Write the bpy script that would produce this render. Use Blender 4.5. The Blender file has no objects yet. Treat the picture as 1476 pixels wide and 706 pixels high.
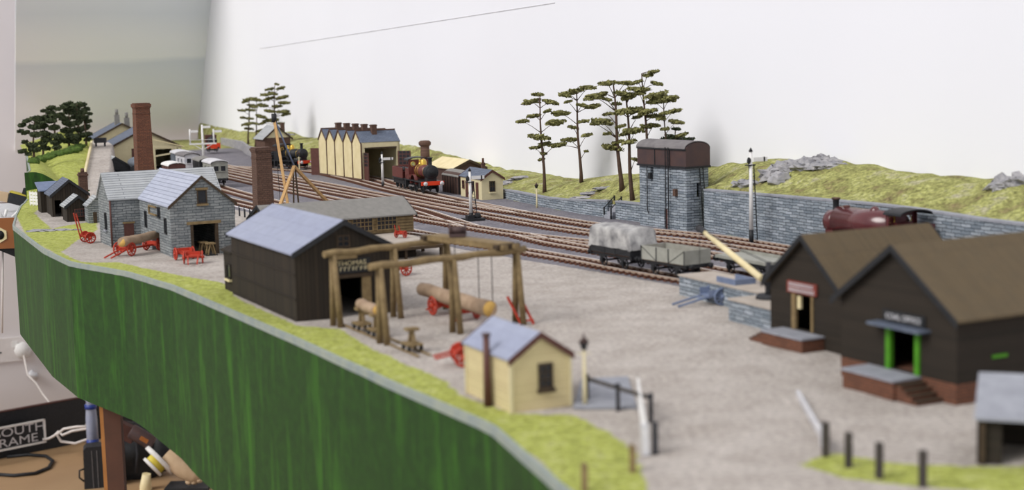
import bpy, math, random
from mathutils import Vector, Matrix, noise
PI=math.pi; R=math.radians
random.seed(7)
scn=bpy.context.scene; COL=scn.collection
# ------------------------------------------------------------------ camera
# one unit = one metre at the model's own scale (the layout is built to 1:76)
F,PITCH,ROLL,CH=2133.0,R(6.8),R(1.5),15.4
cd=bpy.data.cameras.new('camera'); cam=bpy.data.objects.new('camera',cd); COL.objects.link(cam)
cd.sensor_width=36; cd.sensor_fit='HORIZONTAL'; cd.lens=36*F/1476; cd.clip_start=1; cd.clip_end=2000
cam.location=(0,0,CH)
cam.matrix_world=Matrix.Translation((0,0,CH))@Matrix.Rotation(PI/2-PITCH,4,'X')@Matrix.Rotation(-ROLL,4,'Z')
cd.dof.use_dof=True; cd.dof.focus_distance=165; cd.dof.aperture_fstop=0.125
scn.camera=cam
# ------------------------------------------------------------------ light
w=bpy.data.worlds.new('room_light'); scn.world=w; w.use_nodes=True
bg=w.node_tree.nodes['Background']; bg.inputs[0].default_value=(0.93,0.95,1.0,1); bg.inputs[1].default_value=0.60
# soft daylight from the window side of the room (left of the layout)
l=bpy.data.lights.new('window_daylight','SUN'); l.energy=2.7; l.angle=R(32); l.color=(1.0,0.975,0.94)
o=bpy.data.objects.new('window_daylight',l); COL.objects.link(o)
u_=Vector((math.cos(R(24)),math.sin(R(24)),0)); a_=Vector((-math.sin(R(24)),math.cos(R(24)),0))
o.rotation_euler=(u_*.76+a_*.16-Vector((0,0,.66))).to_track_quat('-Z','Y').to_euler(); o.location=(-60,60,80)
l=bpy.data.lights.new('rear_fill_sun','SUN'); l.energy=.95; l.angle=R(70); l.color=(0.97,0.98,1.0)  # fill sun added behind the camera to brighten the end board, not a window
o=bpy.data.objects.new('rear_fill_sun',l); COL.objects.link(o); o.location=(0,-60,60)
o.rotation_euler=(a_*.93-u_*.1-Vector((0,0,.04))).to_track_quat('-Z','Y').to_euler()
scn.view_settings.view_transform='Standard'; scn.view_settings.look='None'
scn.view_settings.exposure=0.02; scn.view_settings.gamma=1; scn.view_settings.use_curve_mapping=False

# ------------------------------------------------------------------ layout frame
TH=R(24)
def W(p,q,z=0): return Vector((p*math.cos(TH)-q*math.sin(TH), p*math.sin(TH)+q*math.cos(TH), z))
def toPQ(x,y): return (x*math.cos(TH)+y*math.sin(TH), -x*math.sin(TH)+y*math.cos(TH))
def G(px,py,z=0.0):
    """the place at height z that the photograph shows at a point"""
    X=(px-738)/F; Y=(353-py)/F; cr,sr=math.cos(ROLL),math.sin(ROLL)
    X,Y=X*cr+Y*sr,-X*sr+Y*cr
    c,s=math.cos(PITCH),math.sin(PITCH); t=(z-CH)/(-s+Y*c)
    return Vector((X*t,(c+Y*s)*t,z))
def GY(px,py,y):
    X=(px-738)/F; Y=(353-py)/F; cr,sr=math.cos(ROLL),math.sin(ROLL)
    X,Y=X*cr+Y*sr,-X*sr+Y*cr
    c,s=math.cos(PITCH),math.sin(PITCH); t=y/(c+Y*s)
    return Vector((X*t,y,CH+(-s+Y*c)*t))
def interp(tab,x):
    if x<=tab[0][0]: return tab[0][1]
    for (a,b),(c,d) in zip(tab,tab[1:]):
        if x<=c: return b+(d-b)*(x-a)/(c-a)
    return tab[-1][1]
def sm(t): t=max(0.0,min(1.0,t)); return t*t*(3-2*t)
# ------------------------------------------------------------------ materials
def lin(h):
    h=h.lstrip('#'); v=[int(h[i:i+2],16)/255 for i in (0,2,4)]
    return tuple(((c/12.92) if c<=.04045 else ((c+.055)/1.055)**2.4) for c in v)+(1,)
class NT:
    def __init__(s,name,rough=.8,metal=0,spec=.3):
        s.m=bpy.data.materials.new(name); s.m.use_nodes=True; s.t=s.m.node_tree; s.n=s.t.nodes; s.b=s.n['Principled BSDF']
        s.b.inputs['Roughness'].default_value=rough; s.b.inputs['Metallic'].default_value=metal
        s.b.inputs['Specular IOR Level'].default_value=spec
        s.tc=s.n.new('ShaderNodeTexCoord')
    def uv(s,scale=(1,1,1),out='UV'):
        mp=s.n.new('ShaderNodeMapping'); mp.inputs['Scale'].default_value=scale
        s.t.links.new(s.tc.outputs[out],mp.inputs[0]); return mp.outputs[0]
    def noise(s,vec,scale,detail=4,rough=.6):
        n=s.n.new('ShaderNodeTexNoise'); n.inputs['Scale'].default_value=scale; n.inputs['Detail'].default_value=detail; n.inputs['Roughness'].default_value=rough
        s.t.links.new(vec,n.inputs['Vector']); return n.outputs[0]
    def ramp(s,fac,stops):
        r=s.n.new('ShaderNodeValToRGB'); e=r.color_ramp.elements
        while len(e)<len(stops): e.new(.5)
        for k,(p,c) in enumerate(stops): e[k].position=p; e[k].color=lin(c) if isinstance(c,str) else (c,c,c,1)
        s.t.links.new(fac,r.inputs[0]); return r.outputs[0]
    def mix(s,fac,a,b,mode='MIX'):
        m=s.n.new('ShaderNodeMix'); m.data_type='RGBA'; m.blend_type=mode
        for inp,v in ((m.inputs[0],fac),(m.inputs[6],a),(m.inputs[7],b)):
            if isinstance(v,(int,float)): inp.default_value=v
            elif isinstance(v,str): inp.default_value=lin(v)
            elif isinstance(v,tuple): inp.default_value=v
            else: s.t.links.new(v,inp)
        return m.outputs[2]
    def col(s,c):
        if isinstance(c,str): s.b.inputs['Base Color'].default_value=lin(c)
        else: s.t.links.new(c,s.b.inputs['Base Color'])
        return s
    def bump(s,h,strength=.5,dist=.05):
        b=s.n.new('ShaderNodeBump'); b.inputs['Strength'].default_value=strength; b.inputs['Distance'].default_value=dist
        s.t.links.new(h,b.inputs['Height']); s.t.links.new(b.outputs[0],s.b.inputs['Normal']); return s
    def brick(s,vec,a,b,mortar,bw,rh,ms=.02,off=.5,bias=0):
        n=s.n.new('ShaderNodeTexBrick'); n.inputs['Color1'].default_value=lin(a); n.inputs['Color2'].default_value=lin(b); n.inputs['Mortar'].default_value=lin(mortar)
        n.inputs['Scale'].default_value=1; n.inputs['Brick Width'].default_value=bw; n.inputs['Row Height'].default_value=rh; n.inputs['Mortar Size'].default_value=ms
        n.inputs['Bias'].default_value=bias; n.inputs['Mortar Smooth'].default_value=.3; n.offset=off
        s.t.links.new(vec,n.inputs['Vector']); return n
def plain(name,c,c2=None,scale=3,rough=.7,metal=0,spec=.3,bump=0,obj=True):
    m=NT(name,rough,metal,spec); v=m.uv(out='Object' if obj else 'UV')
    n=m.noise(v,scale,5)
    m.col(m.ramp(n,[(.3,c),(.7,c2 or c)]))
    if bump: m.bump(n,bump,.04)
    return m.m
def masonry(name,a,b,mortar,bw,rh,tint1,tint2,bump=.9):
    m=NT(name,.9); v=m.uv()
    wob=m.noise(m.uv(scale=(1,1,1)),1.3,3)
    add=m.n.new('ShaderNodeVectorMath'); add.operation='MULTIPLY_ADD'; add.inputs[1].default_value=(.25,.22,0)
    cx=m.n.new('ShaderNodeCombineXYZ'); m.t.links.new(wob,cx.inputs[0]); m.t.links.new(wob,cx.inputs[1])
    m.t.links.new(cx.outputs[0],add.inputs[0]); m.t.links.new(v,add.inputs[2])
    br=m.brick(add.outputs[0],a,b,mortar,bw,rh,.025,.37)
    n=m.noise(v,.9,6,.7); c=m.mix(.45,br.outputs[0],m.ramp(n,[(.35,tint1),(.65,tint2)]),'OVERLAY')
    fine=m.noise(v,7,3); c=m.mix(.35,c,m.ramp(fine,[(.3,'#303438'),(.7,'#c8ccd0')]),'SOFT_LIGHT')
    m.col(c); inv=m.mix(1.0,m.ramp(br.outputs['Fac'],[(0,1.0),(1,0.0)]),m.ramp(fine,[(0,0.5),(1,1.0)]),'MULTIPLY'); m.bump(inv,bump,.12); return m.m
def rows(name,a,b,line,bw,rh,noise_a,noise_b,rough=.75,bump=.4,ms=.02,streak=None):
    m=NT(name,rough); v=m.uv(); br=m.brick(v,a,b,line,bw,rh,ms,.5)
    sc=streak or (1,1,1)
    n=m.noise(m.uv(scale=sc),1.2,6,.65); c=m.mix(.5,br.outputs[0],m.ramp(n,[(.3,noise_a),(.7,noise_b)]),'OVERLAY')
    m.col(c); m.bump(m.ramp(br.outputs['Fac'],[(0,1.0),(1,0.0)]),bump,.05); return m.m
M={}
M['tower_stone']=masonry('grey_slate_masonry','#b6bcc2','#868f98','#40464e',1.0,.25,'#74787c','#a4a8ac')
M['mill_stone']=masonry('grey_rubble_masonry','#a6a9aa','#868b8e','#555b60',.8,.24,'#767778','#a8a8a4',.7)
M['brick']=masonry('red_brick','#7c6052','#6c5246','#584840',.5,.2,'#78706c','#8c8480',.3)
M['orange_brick']=masonry('orange_brick','#8c5c46','#78503e','#604a40',.45,.16,'#7a7470','#8e8884',.25)
M['slate']=rows('pale_slate_roof','#b6b8ba','#a6a9ac','#6e7278',9,.3,'#949490','#b8b8b8',.6,.5,.03)
M['slate_lilac']=rows('pale_lilac_slate_roof','#b4b8c4','#a8acba','#787c8a',9,.42,'#94969c','#b8bac2',.6,.5,.03)
M['yard_top']=plain('beige_stone_top','#b0a69c','#a2988e',1.2,.9)
M['slate_blue']=rows('blue_slate_roof','#a2a6b4','#9ca0b0','#868a9a',3.0,.9,'#8c90a0','#aeb2c0',.5,.15,.012)
M['slate_dark']=rows('blue_grey_slate','#767e8c','#687080','#464c58',.6,.3,'#686e78','#949ca8',.6,.5)
M['cream_board']=rows('cream_boards','#d0c4a0','#c8bc98','#a4987a',30,.19,'#a8a090','#c0baa8',.6,.4,.012)
M['cream']=plain('cream_paint','#d2c7a2','#c8bc98',1.5,.6)
M['cream_pale']=plain('pale_cream_paint','#e2d4ac','#d2c294',.8,.6)
M['tarred']=rows('tarred_boards','#443b31','#342e28','#221f1c',.28,60,'#403a34','#62564a',.85,.4,.02,(3,.2,1))
M['tarred_brown']=rows('brown_tarred_boards','#403830','#363029','#26221e',40,.22,'#48423c','#585048',.85,.3,.015)
M['barn_roof']=rows('ochre_brown_roof','#736752','#685d4a','#584e40',.12,90,'#6e6352','#8e7c5c',.85,.35,.02)
M['felt_roof']=plain('grey_felt_roof','#85827e','#787672',2,.85)
M['lumber']=plain('weathered_timber','#8a7654','#6e5c40',2.2,.8,bump=.2)
M['new_timber']=plain('yellow_timber','#c4a070','#ac8656',2,.7)
M['log']=plain('peeled_log','#8a735e','#a8917a',1.6,.8,bump=.3)
M['log_end']=plain('log_end_grain','#d2ab62','#c09850',6,.8)
M['dark_timber']=plain('dark_timber','#4a3c2e','#382e24',3,.85)
M['red']=plain('red_paint','#b8402c','#a43424',2,.5)
M['bright_red']=plain('signal_red','#d8401e','#cc3a1c',2,.45)
M['dull_red']=plain('faded_red_board','#864238','#783a32',2,.7)
M['black']=plain('black_iron','#2a2b2e','#1e1f22',3,.55)
M['white']=plain('white_paint','#e6e4e2','#d6d4d2',2,.5)
M['dirty_white']=plain('dirty_white','#d2d0d2','#b8b8be',1.5,.6)
M['maroon']=plain('maroon_paint','#5e3c36','#50322c',2,.5)
M['loco_maroon']=plain('loco_maroon_paint','#6a342e','#5a2a26',2,.35,spec=.5)
M['crimson']=plain('crimson_lake','#5e2c2e','#52272a',1,.22,spec=.7)
M['brass']=plain('brass','#d2b050','#c09c40',2,.3,metal=.5)
M['glass']=plain('dark_window_glass','#1c2026','#262a30',1,.15,spec=.6)
M['rail']=NT('rail_steel',.4,0,.6).col('#dcd2cc').m
M['rail_rust']=plain('worn_rail_side','#a89486','#94806e',2,.7)
M['sleeper']=plain('creosoted_sleeper','#66402f','#523428',1.5,.9)
M['post_brown']=plain('brown_post','#4a4440','#3c3834',3,.8)
M['bounce_floor']=plain('pale_bounce_floor','#b4a898','#aca090',.2,.95)  # unseen floor, made pale so more light bounces up
M['coach_grey']=plain('blue_grey_sheeting','#6c737c','#50565e',.7,.8)
M['post']=plain('dark_post','#3c3c40','#2c2c30',3,.8)
M['rock']=plain('grey_rock','#aaa7a8','#7a7a80',1.6,.9,bump=.6)
M['concrete']=plain('pale_slab','#9a9ca4','#868890',1.4,.85)
M['tarp']=plain('sheeted_canvas','#bcbab8','#56565a',.9,.8,bump=.3)
M['tank_iron']=plain('rusty_black_tank','#423638','#523e3a',.8,.6)
M['tank_top']=plain('grey_tank_lid','#7c7878','#6a6668',1,.7)
M['wagon_grey']=plain('wagon_grey','#9c9c94','#84847c',1.3,.75)
M['wagon_floor']=plain('rusty_wagon_floor','#8a5c3c','#744c32',1,.9)
M['blue_grey']=plain('blue_grey_paint','#74809a','#626e88',2,.6)
M['green']=plain('bright_green_paint','#4c8c1e','#407c1a',2,.5)
M['trunk']=plain('pine_bark','#5a463a','#463830',3,.95,bump=.4)
M['van_brown']=plain('van_brown','#54403a','#46342e',1.5,.7)
M['wall_white']=None
m=NT('backdrop_white',.85); n=m.noise(m.uv(out='Object'),.012,3); m.col(m.ramp(n,[(.3,'#e2e2e8'),(.7,'#e9e9ef')])); M['wall_white']=m.m
# painted sky on the end board: bands of soft cloud, a hard edge between two greys (paint on the board itself)
m=NT('painted_cloud_board',.9); sep=m.n.new('ShaderNodeSeparateXYZ'); m.t.links.new(m.tc.outputs['Object'],sep.inputs[0])
mr=m.n.new('ShaderNodeMapRange'); mr.inputs[1].default_value=0; mr.inputs[2].default_value=40; m.t.links.new(sep.outputs[2],mr.inputs[0])
nz=m.noise(m.uv(out='Object',scale=(.02,.02,.06)),1.0,5)
ad=m.n.new('ShaderNodeMath'); ad.operation='MULTIPLY_ADD'; ad.inputs[1].default_value=.10; ad.inputs[2].default_value=-.05; m.t.links.new(nz,ad.inputs[0])
a2=m.n.new('ShaderNodeMath'); a2.operation='ADD'; m.t.links.new(mr.outputs[0],a2.inputs[0]); m.t.links.new(ad.outputs[0],a2.inputs[1])
c1=m.ramp(a2.outputs[0],[(.0,'#f0f0f0'),(.22,'#f2f2f2'),(.33,'#e8eaee'),(.47,'#d8dce4'),(.505,'#ecedef'),(.6,'#e8e9ec'),(.75,'#d8dce4'),(1,'#e2e4ea')])
m.col(c1); M['painted_sky']=m.m
M['end_post']=plain('pale_beige_paint','#d6d0d0','#dad4d4',.05,.8)
# fascia: dark green with dry-brushed lighter strokes
m=NT('green_painted_fascia',.7); v=m.uv(); n1=m.noise(m.uv(scale=(.45,.05,1)),1.6,5,.7); n2=m.noise(v,1.2,6,.7)
c=m.mix(m.ramp(n1,[(.5,0.0),(.7,.9)]),'#1e3a13','#386a1a'); c=m.mix(m.ramp(n2,[(.42,0.0),(.7,.4)]),c,'#2e5a18'); m.col(c); M['fascia']=m.m
M['fascia_edge']=plain('grey_board_edge','#828c8c','#969c90',1,.9)
# ground: the scenic cover changes from stone setts to turf to track cinders (vertex masks hold where each was glued down)
m=NT('scenic_ground',.95,spec=.1)
at=m.n.new('ShaderNodeVertexColor'); at.layer_name='cover'; sp=m.n.new('ShaderNodeSeparateColor'); m.t.links.new(at.outputs[0],sp.inputs[0])
ob=m.uv(out='Object'); nb=m.noise(ob,.35,8,.65); nf=m.noise(ob,3.2,6,.75); nm=m.noise(ob,1.1,6,.7); ng=m.noise(ob,.5,5,.6)
yard=m.mix(.45,m.ramp(nb,[(.35,'#a49d97'),(.65,'#b9b3ae')]),m.ramp(nf,[(.35,'#706a66'),(.65,'#dcd8d4')]),'OVERLAY')
turf=m.mix(.55,m.ramp(nm,[(.3,'#888e50'),(.5,'#a5ab5c'),(.75,'#b8b986')]),m.ramp(nf,[(.35,'#5a5a40'),(.65,'#e0e0d0')]),'OVERLAY')
dry=m.mix(.75,m.ramp(m.noise(ob,.42,7,.75),[(.34,'#7e7058'),(.45,'#88885a'),(.54,'#a0a26a'),(.66,'#a8a392')]),m.ramp(nf,[(.35,'#50503c'),(.65,'#e4e2d4')]),'OVERLAY')
cind=m.mix(.6,m.ramp(nb,[(.3,'#74727a'),(.7,'#8c888c')]),m.ramp(nf,[(.35,'#505054'),(.65,'#d0d0d0')]),'OVERLAY')
def edge(chan,src):
    a=m.n.new('ShaderNodeMath'); a.operation='MULTIPLY_ADD'; a.inputs[1].default_value=.9; m.t.links.new(nm,a.inputs[0]); 
    m.t.links.new(chan,a.inputs[2]); return m.ramp(a.outputs[0],[(.85,0.0),(1.05,1.0)])
c=m.mix(edge(sp.outputs[2],nm),yard,cind); c=m.mix(edge(sp.outputs[0],nm),c,turf); c=m.mix(edge(sp.outputs[1],nm),c,dry)
m.col(c); m.bump(nf,.35,.12); M['ground']=m.m
def foliage(name,a,b):
    m=NT(name,.9,spec=.1); n=m.noise(m.uv(out='Object'),1.6,4); m.col(m.ramp(n,[(.35,a),(.65,b)])); return m.m
M['pine']=foliage('olive_pine_foliage','#5a5838','#8c8a58')
M['pine_dark']=foliage('dark_pine_foliage','#323a2a','#525a40')
M['bush']=foliage('green_undergrowth','#3c4e28','#546a30')
M['cloth']=plain('beige_cloth','#c2a98c','#ae9678',.3,.9)
M['desk']=plain('tan_desk_top','#a88a68','#9c7e5e',.05,.5)
M['cable_white']=plain('white_cable','#d8d0cc','#ccc4c0',1,.5)
M['plug']=plain('white_plastic','#dcd6d4','#d4cecc',1,.4)
M['orange_wood']=plain('varnished_wood','#9a6030','#8a5228',.3,.35)
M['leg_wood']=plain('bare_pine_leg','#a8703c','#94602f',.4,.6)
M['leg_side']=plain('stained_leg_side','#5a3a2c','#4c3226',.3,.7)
M['skin']=plain('painted_face','#c89878','#c09070',3,.7)
M['navy']=plain('dark_uniform','#1c2230','#262a38',3,.8)
M['blue']=plain('blue_plastic','#2c3c80','#34468c',1,.4)
M['clear']=plain('cloudy_plastic','#8a90a8','#a0a4b4',.5,.3)
M['yellow']=plain('yellow_paint','#c8b848','#bca83c',1,.5)
M['tan_red']=plain('dark_red_leather','#4a2a22','#3c221c',.6,.6)

# ------------------------------------------------------------------ mesh helpers
class MB:
    def __init__(s): s.v=[]; s.f=[]; s.smooth=[]
    def add(s,vs,fs,smooth=False,mat=None):
        b=len(s.v); s.v+= [tuple(mat@Vector(x)) if mat else tuple(x) for x in vs]
        for f in fs: s.f.append(tuple(b+i for i in f)); s.smooth.append(smooth)
        return s
    def box(s,x0,x1,y0,y1,z0,z1,mat=None):
        if x0>x1:x0,x1=x1,x0
        if y0>y1:y0,y1=y1,y0
        if z0>z1:z0,z1=z1,z0
        return s.add([(x0,y0,z0),(x1,y0,z0),(x1,y1,z0),(x0,y1,z0),(x0,y0,z1),(x1,y0,z1),(x1,y1,z1),(x0,y1,z1)],
              [(0,3,2,1),(4,5,6,7),(0,1,5,4),(1,2,6,5),(2,3,7,6),(3,0,4,7)],mat=mat)
    def prism(s,poly,y0,y1,mat=None,smooth=False):
        """polygon in x,z extruded along y"""
        n=len(poly); vs=[(x,y0,z) for x,z in poly]+[(x,y1,z) for x,z in poly]
        b=len(s.v)
        s.add(vs,[tuple(range(n)),tuple(range(2*n-1,n-1,-1))],mat=mat)
        s.f+= [(b+i,b+i+n,b+(i+1)%n+n,b+(i+1)%n) for i in range(n)]; s.smooth+=[smooth]*n
        return s
    def slab(s,poly,z0,z1):
        n=len(poly); b=len(s.v)
        s.add([(x,y,z0) for x,y in poly]+[(x,y,z1) for x,y in poly],[tuple(range(n-1,-1,-1)),tuple(range(n,2*n))])
        s.f+=[(b+i,b+(i+1)%n,b+(i+1)%n+n,b+i+n) for i in range(n)]; s.smooth+=[False]*n; return s
    def tube(s,pts,r,n=10,cap=True,smooth=True):
        pts=[Vector(p) for p in pts]; rr=r if isinstance(r,(list,tuple)) else [r]*len(pts); vs=[]; fs=[]
        up=None
        for i,p in enumerate(pts):
            d=(pts[min(i+1,len(pts)-1)]-pts[max(i-1,0)]).normalized()
            if up is None: up=Vector((0,0,1)) if abs(d.z)<.9 else Vector((1,0,0))
            a=d.cross(up)
            if a.length<1e-4: a=d.orthogonal()
            a.normalize(); b=a.cross(d).normalized(); up=b
            for k in range(n):
                t=2*PI*k/n; vs.append(p+a*math.cos(t)*rr[i]+b*math.sin(t)*rr[i])
        for i in range(len(pts)-1):
            for k in range(n): fs.append((i*n+k,i*n+(k+1)%n,(i+1)*n+(k+1)%n,(i+1)*n+k))
        s.add(vs,fs,smooth)
        if cap: b=len(s.v)-len(vs); s.f+=[tuple(b+k for k in range(n-1,-1,-1)),tuple(b+(len(pts)-1)*n+k for k in range(n))]; s.smooth+=[False,False]
        return s
    def bar(s,a,b,w,h=None):
        """square bar from a to b"""
        a=Vector(a); b=Vector(b); h=h or w; d=(b-a).normalized(); up=Vector((0,0,1)) if abs(d.z)<.95 else Vector((0,1,0))
        x=d.cross(up).normalized()*w/2; y=x.cross(d).normalized()*h/2; vs=[]
        for p in (a,b): vs+=[p-x-y,p+x-y,p+x+y,p-x+y]
        return s.add(vs,[(0,3,2,1),(4,5,6,7),(0,1,5,4),(1,2,6,5),(2,3,7,6),(3,0,4,7)])
    def lathe(s,prof,c=(0,0,0),n=16,axis='z',smooth=True):
        vs=[]; fs=[]
        for r,z in prof:
            for k in range(n):
                t=2*PI*k/n; p=(r*math.cos(t),r*math.sin(t),z)
                if axis=='x': p=(p[2],p[0],p[1])
                if axis=='y': p=(p[1],p[2],p[0])
                vs.append((p[0]+c[0],p[1]+c[1],p[2]+c[2]))
        for i in range(len(prof)-1):
            for k in range(n): fs.append((i*n+k,i*n+(k+1)%n,(i+1)*n+(k+1)%n,(i+1)*n+k))
        fs.append(tuple(range(n-1,-1,-1))); fs.append(tuple((len(prof)-1)*n+k for k in range(n)))
        return s.add(vs,fs,smooth)
    def ring(s,c,R0,r,n=24,m=6,axis='y'):
        vs=[];fs=[]
        for i in range(n):
            t=2*PI*i/n
            for k in range(m):
                u=2*PI*k/m; rr=R0+r*math.cos(u); h=r*math.sin(u)
                a,b=rr*math.cos(t),rr*math.sin(t)
                p={'y':(a,h,b),'x':(h,a,b),'z':(a,b,h)}[axis]; vs.append((p[0]+c[0],p[1]+c[1],p[2]+c[2]))
        for i in range(n):
            for k in range(m): fs.append((i*m+k,((i+1)%n)*m+k,((i+1)%n)*m+(k+1)%m,i*m+(k+1)%m))
        return s.add(vs,fs,True)
    def blob(s,c,rx,ry,rz,seed=0,amp=.25,fr=1.5,nu=12,nv=8):
        vs=[];fs=[]
        for i in range(nv+1):
            ph=PI*i/nv
            for k in range(nu):
                t=2*PI*k/nu; d=Vector((math.sin(ph)*math.cos(t),math.sin(ph)*math.sin(t),math.cos(ph)))
                a=1+amp*noise.noise(d*fr+Vector((seed*3.1,seed*1.7,seed)))*2
                vs.append((c[0]+d.x*rx*a,c[1]+d.y*ry*a,c[2]+d.z*rz*a))
        for i in range(nv):
            for k in range(nu): fs.append((i*nu+k,(i+1)*nu+k,(i+1)*nu+(k+1)%nu,i*nu+(k+1)%nu))
        return s.add(vs,fs,True)
    def build(s,name,mat,parent=None,loc=None,rot=None):
        me=bpy.data.meshes.new(name); me.from_pydata(s.v,[],s.f); me.update()
        for p,sm_ in zip(me.polygons,s.smooth): p.use_smooth=sm_
        uv=me.uv_layers.new(name='UVMap'); vv=[v.co for v in me.vertices]
        for p in me.polygons:
            n=p.normal
            if abs(n.z)>.97: t=Vector((1,0,0)); b=Vector((0,1,0))
            else:
                t=Vector((0,0,1)).cross(n).normalized(); b=n.cross(t).normalized()
            for li in p.loop_indices:
                c=vv[me.loops[li].vertex_index]; uv.data[li].uv=(c.dot(t),c.dot(b))
        me.materials.append(M[mat] if isinstance(mat,str) else mat)
        o=bpy.data.objects.new(name,me); COL.objects.link(o)
        if parent: o.parent=parent
        if loc is not None: o.location=loc
        if rot is not None: o.rotation_euler=(0,0,rot)
        return o
def tag(o,label,cat,group=None):
    o['label']=label; o['category']=cat
    if group: o['group']=group
    return o
def thing(name,label,cat,loc=(0,0,0),rot=0,group=None):
    o=bpy.data.objects.new(name,None); COL.objects.link(o); o.location=loc; o.rotation_euler=(0,0,rot); o.empty_display_size=.2
    return tag(o,label,cat,group)
def structure(o): o['kind']='structure'; return o
def copy_tree(o,parent=None):
    c=o.copy(); COL.objects.link(c); c.parent=parent
    for ch in [x for x in bpy.data.objects if x.parent is o]: copy_tree(ch,c)
    return c
def kids(o): return [x for x in bpy.data.objects if x.parent is o]
def dup(o,label,loc,rot=0,group=None):
    c=copy_tree(o); c.location=loc; c.rotation_euler=(0,0,rot); c['label']=label
    if group: c['group']=group
    return c
def text(body,size,mat,parent,loc,rot,name='lettering',extr=.01,sx=1):
    cu=bpy.data.curves.new(name,'FONT'); cu.body=body; cu.size=size; cu.align_x='CENTER'; cu.align_y='CENTER'; cu.extrude=extr
    t=bpy.data.objects.new('tmp',cu); COL.objects.link(t); bpy.context.view_layer.update()
    me=bpy.data.meshes.new_from_object(t.evaluated_get(bpy.context.evaluated_depsgraph_get())); bpy.data.objects.remove(t)
    me.materials.clear(); me.materials.append(M[mat]); o=bpy.data.objects.new(name,me); COL.objects.link(o); o.parent=parent; o.location=loc; o.rotation_euler=rot; o.scale=(sx,1,1); return o

# ================================================================== ROOM AND BASEBOARD
PWALL=80.2; QEND=368.0
EDGE=[(20,22.0),(40,22.8),(47.5,23.0),(58,24.6),(69,23.8),(82.9,23.1),(96,22.2),(109.9,21.2),(120.2,19.5),(129.5,16.4),(140,15.6),(153,15.5),(166,15.4),(179.7,17.1),(190,18.6),(205,21.6),(250,26),(289,29),(370,48)]
PW=[(20,72),(110,72),(117,72.2),(126,71.3),(132,70.6),(145,70.2),(158,71),(165,72),(185,73),(200,74.5),(230,75.5),(238,73),(246,69.5),(262,68.5),(305,74.8),(334,77.3),(368,79)]
ZT=[(117.5,4.1),(124,2.0),(132,1.8),(145,1.0),(158,1.0),(170,.5),(185,.3),(230,.3),(247,.8),(262,1.6),(305,1.7),(334,1.4),(368,1)]
ZC=[(85,6.0),(93,6.0),(100,6.0),(102,6.3),(109,6.5),(116,6.3),(122.6,5.7),(129,5.0),(140,3.7),(148,3.2),(157,1.9),(168,2.0),(175,2.1),(181,2.0),(201,3.1),(216,3.9),(245,3.6),(277,3.3),(286,4.1),(310,3.4),(329,3.0),(368,3.9)]
ROADC=[(190,27.6),(200,29.3),(251,38.3),(300,46),(368,56)]
ROADZ=[(186,.1),(196,.6),(250,4.4),(262,4.6),(300,4.0),(330,1.0)]
def fnoise(p,q,s,seed=0): return noise.noise(Vector((p*s,q*s,seed)))
def height(p,q):
    z=0.0
    pw=interp(PW,q)
    if p>pw+.25:
        t=sm((p-pw)/(PWALL-pw+.01)); zt=interp(ZT,q); zc=interp(ZC,q)
        hump=.5*math.sin(PI*t)*(1+fnoise(p,q,.12,3))
        z=zt+(zc-zt)*t+hump*(.6+.5*fnoise(q,0,.2,9))+fnoise(p,q,.45,5)*.28*min(1,4*t)
    if q>176:
        rc=interp(ROADC,q); zr=interp(ROADZ,q); e=interp(EDGE,q)
        if p<rc+2.6:
            side=1-sm((p-(rc+1.6))/.6)
            if p<rc-1.9:
                k=(rc-1.9-p)/(rc-1.9-e+.01)
                z=max(z,(zr*(1-.75*k*k)+.7*math.sin(PI*min(1,k*1.1))*min(1,zr/2)+.25*fnoise(p,q,.3,2)*min(1,zr))*1.0)
            else: z=max(z,zr*side)
            if q>200: z=max(z,3.6*(1-sm((p-e-.8)/6.5)))
    if p<pw and q<178: z+=.05*fnoise(p,q,.35,1)
    z+=.0
    return z
# turf and cinder covers as outlines on the ground
def poly(pts): return [toPQ(*G(*p)[:2]) for p in pts]
TURF=[poly([(22,310),(40,342),(100,378),(180,392),(250,412),(330,447),(430,490),(560,550),(700,618),(780,665),(815,706),(830,800),(930,800),(934,706),(915,650),(880,625),(828,598),(745,597),(668,572),(640,548),(590,526),(540,505),(490,474),(430,470),(345,432),(322,408),(250,395),(170,378),(118,378),(88,364),(112,346),(140,332),(140,318),(100,324),(75,330),(50,308),(60,292),(35,288)]),
      poly([(1150,668),(1200,652),(1300,668),(1420,672),(1700,668),(1700,720),(1476,712),(1300,700),(1210,688)])]
def inside(poly_,x,y):
    c=False; n=len(poly_); j=n-1
    for i in range(n):
        xi,yi=poly_[i]; xj,yj=poly_[j]
        if (yi>y)!=(yj>y) and x<(xj-xi)*(y-yi)/(yj-yi)+xi: c=not c
        j=i
    return c
def dist(poly_,x,y):
    d=1e9; n=len(poly_)
    for i in range(n):
        ax,ay=poly_[i]; bx,by=poly_[(i+1)%n]; dx,dy=bx-ax,by-ay; L=dx*dx+dy*dy
        t=max(0,min(1,((x-ax)*dx+(y-ay)*dy)/L)) if L else 0
        d=min(d,math.hypot(x-ax-t*dx,y-ay-t*dy))
    return d
CINN=[(20,61),(60,52),(80,53),(95,51.4),(105,49.6),(131,45.8),(150,42.5),(183,38.5),(260,36.5),(300,42)]
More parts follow.
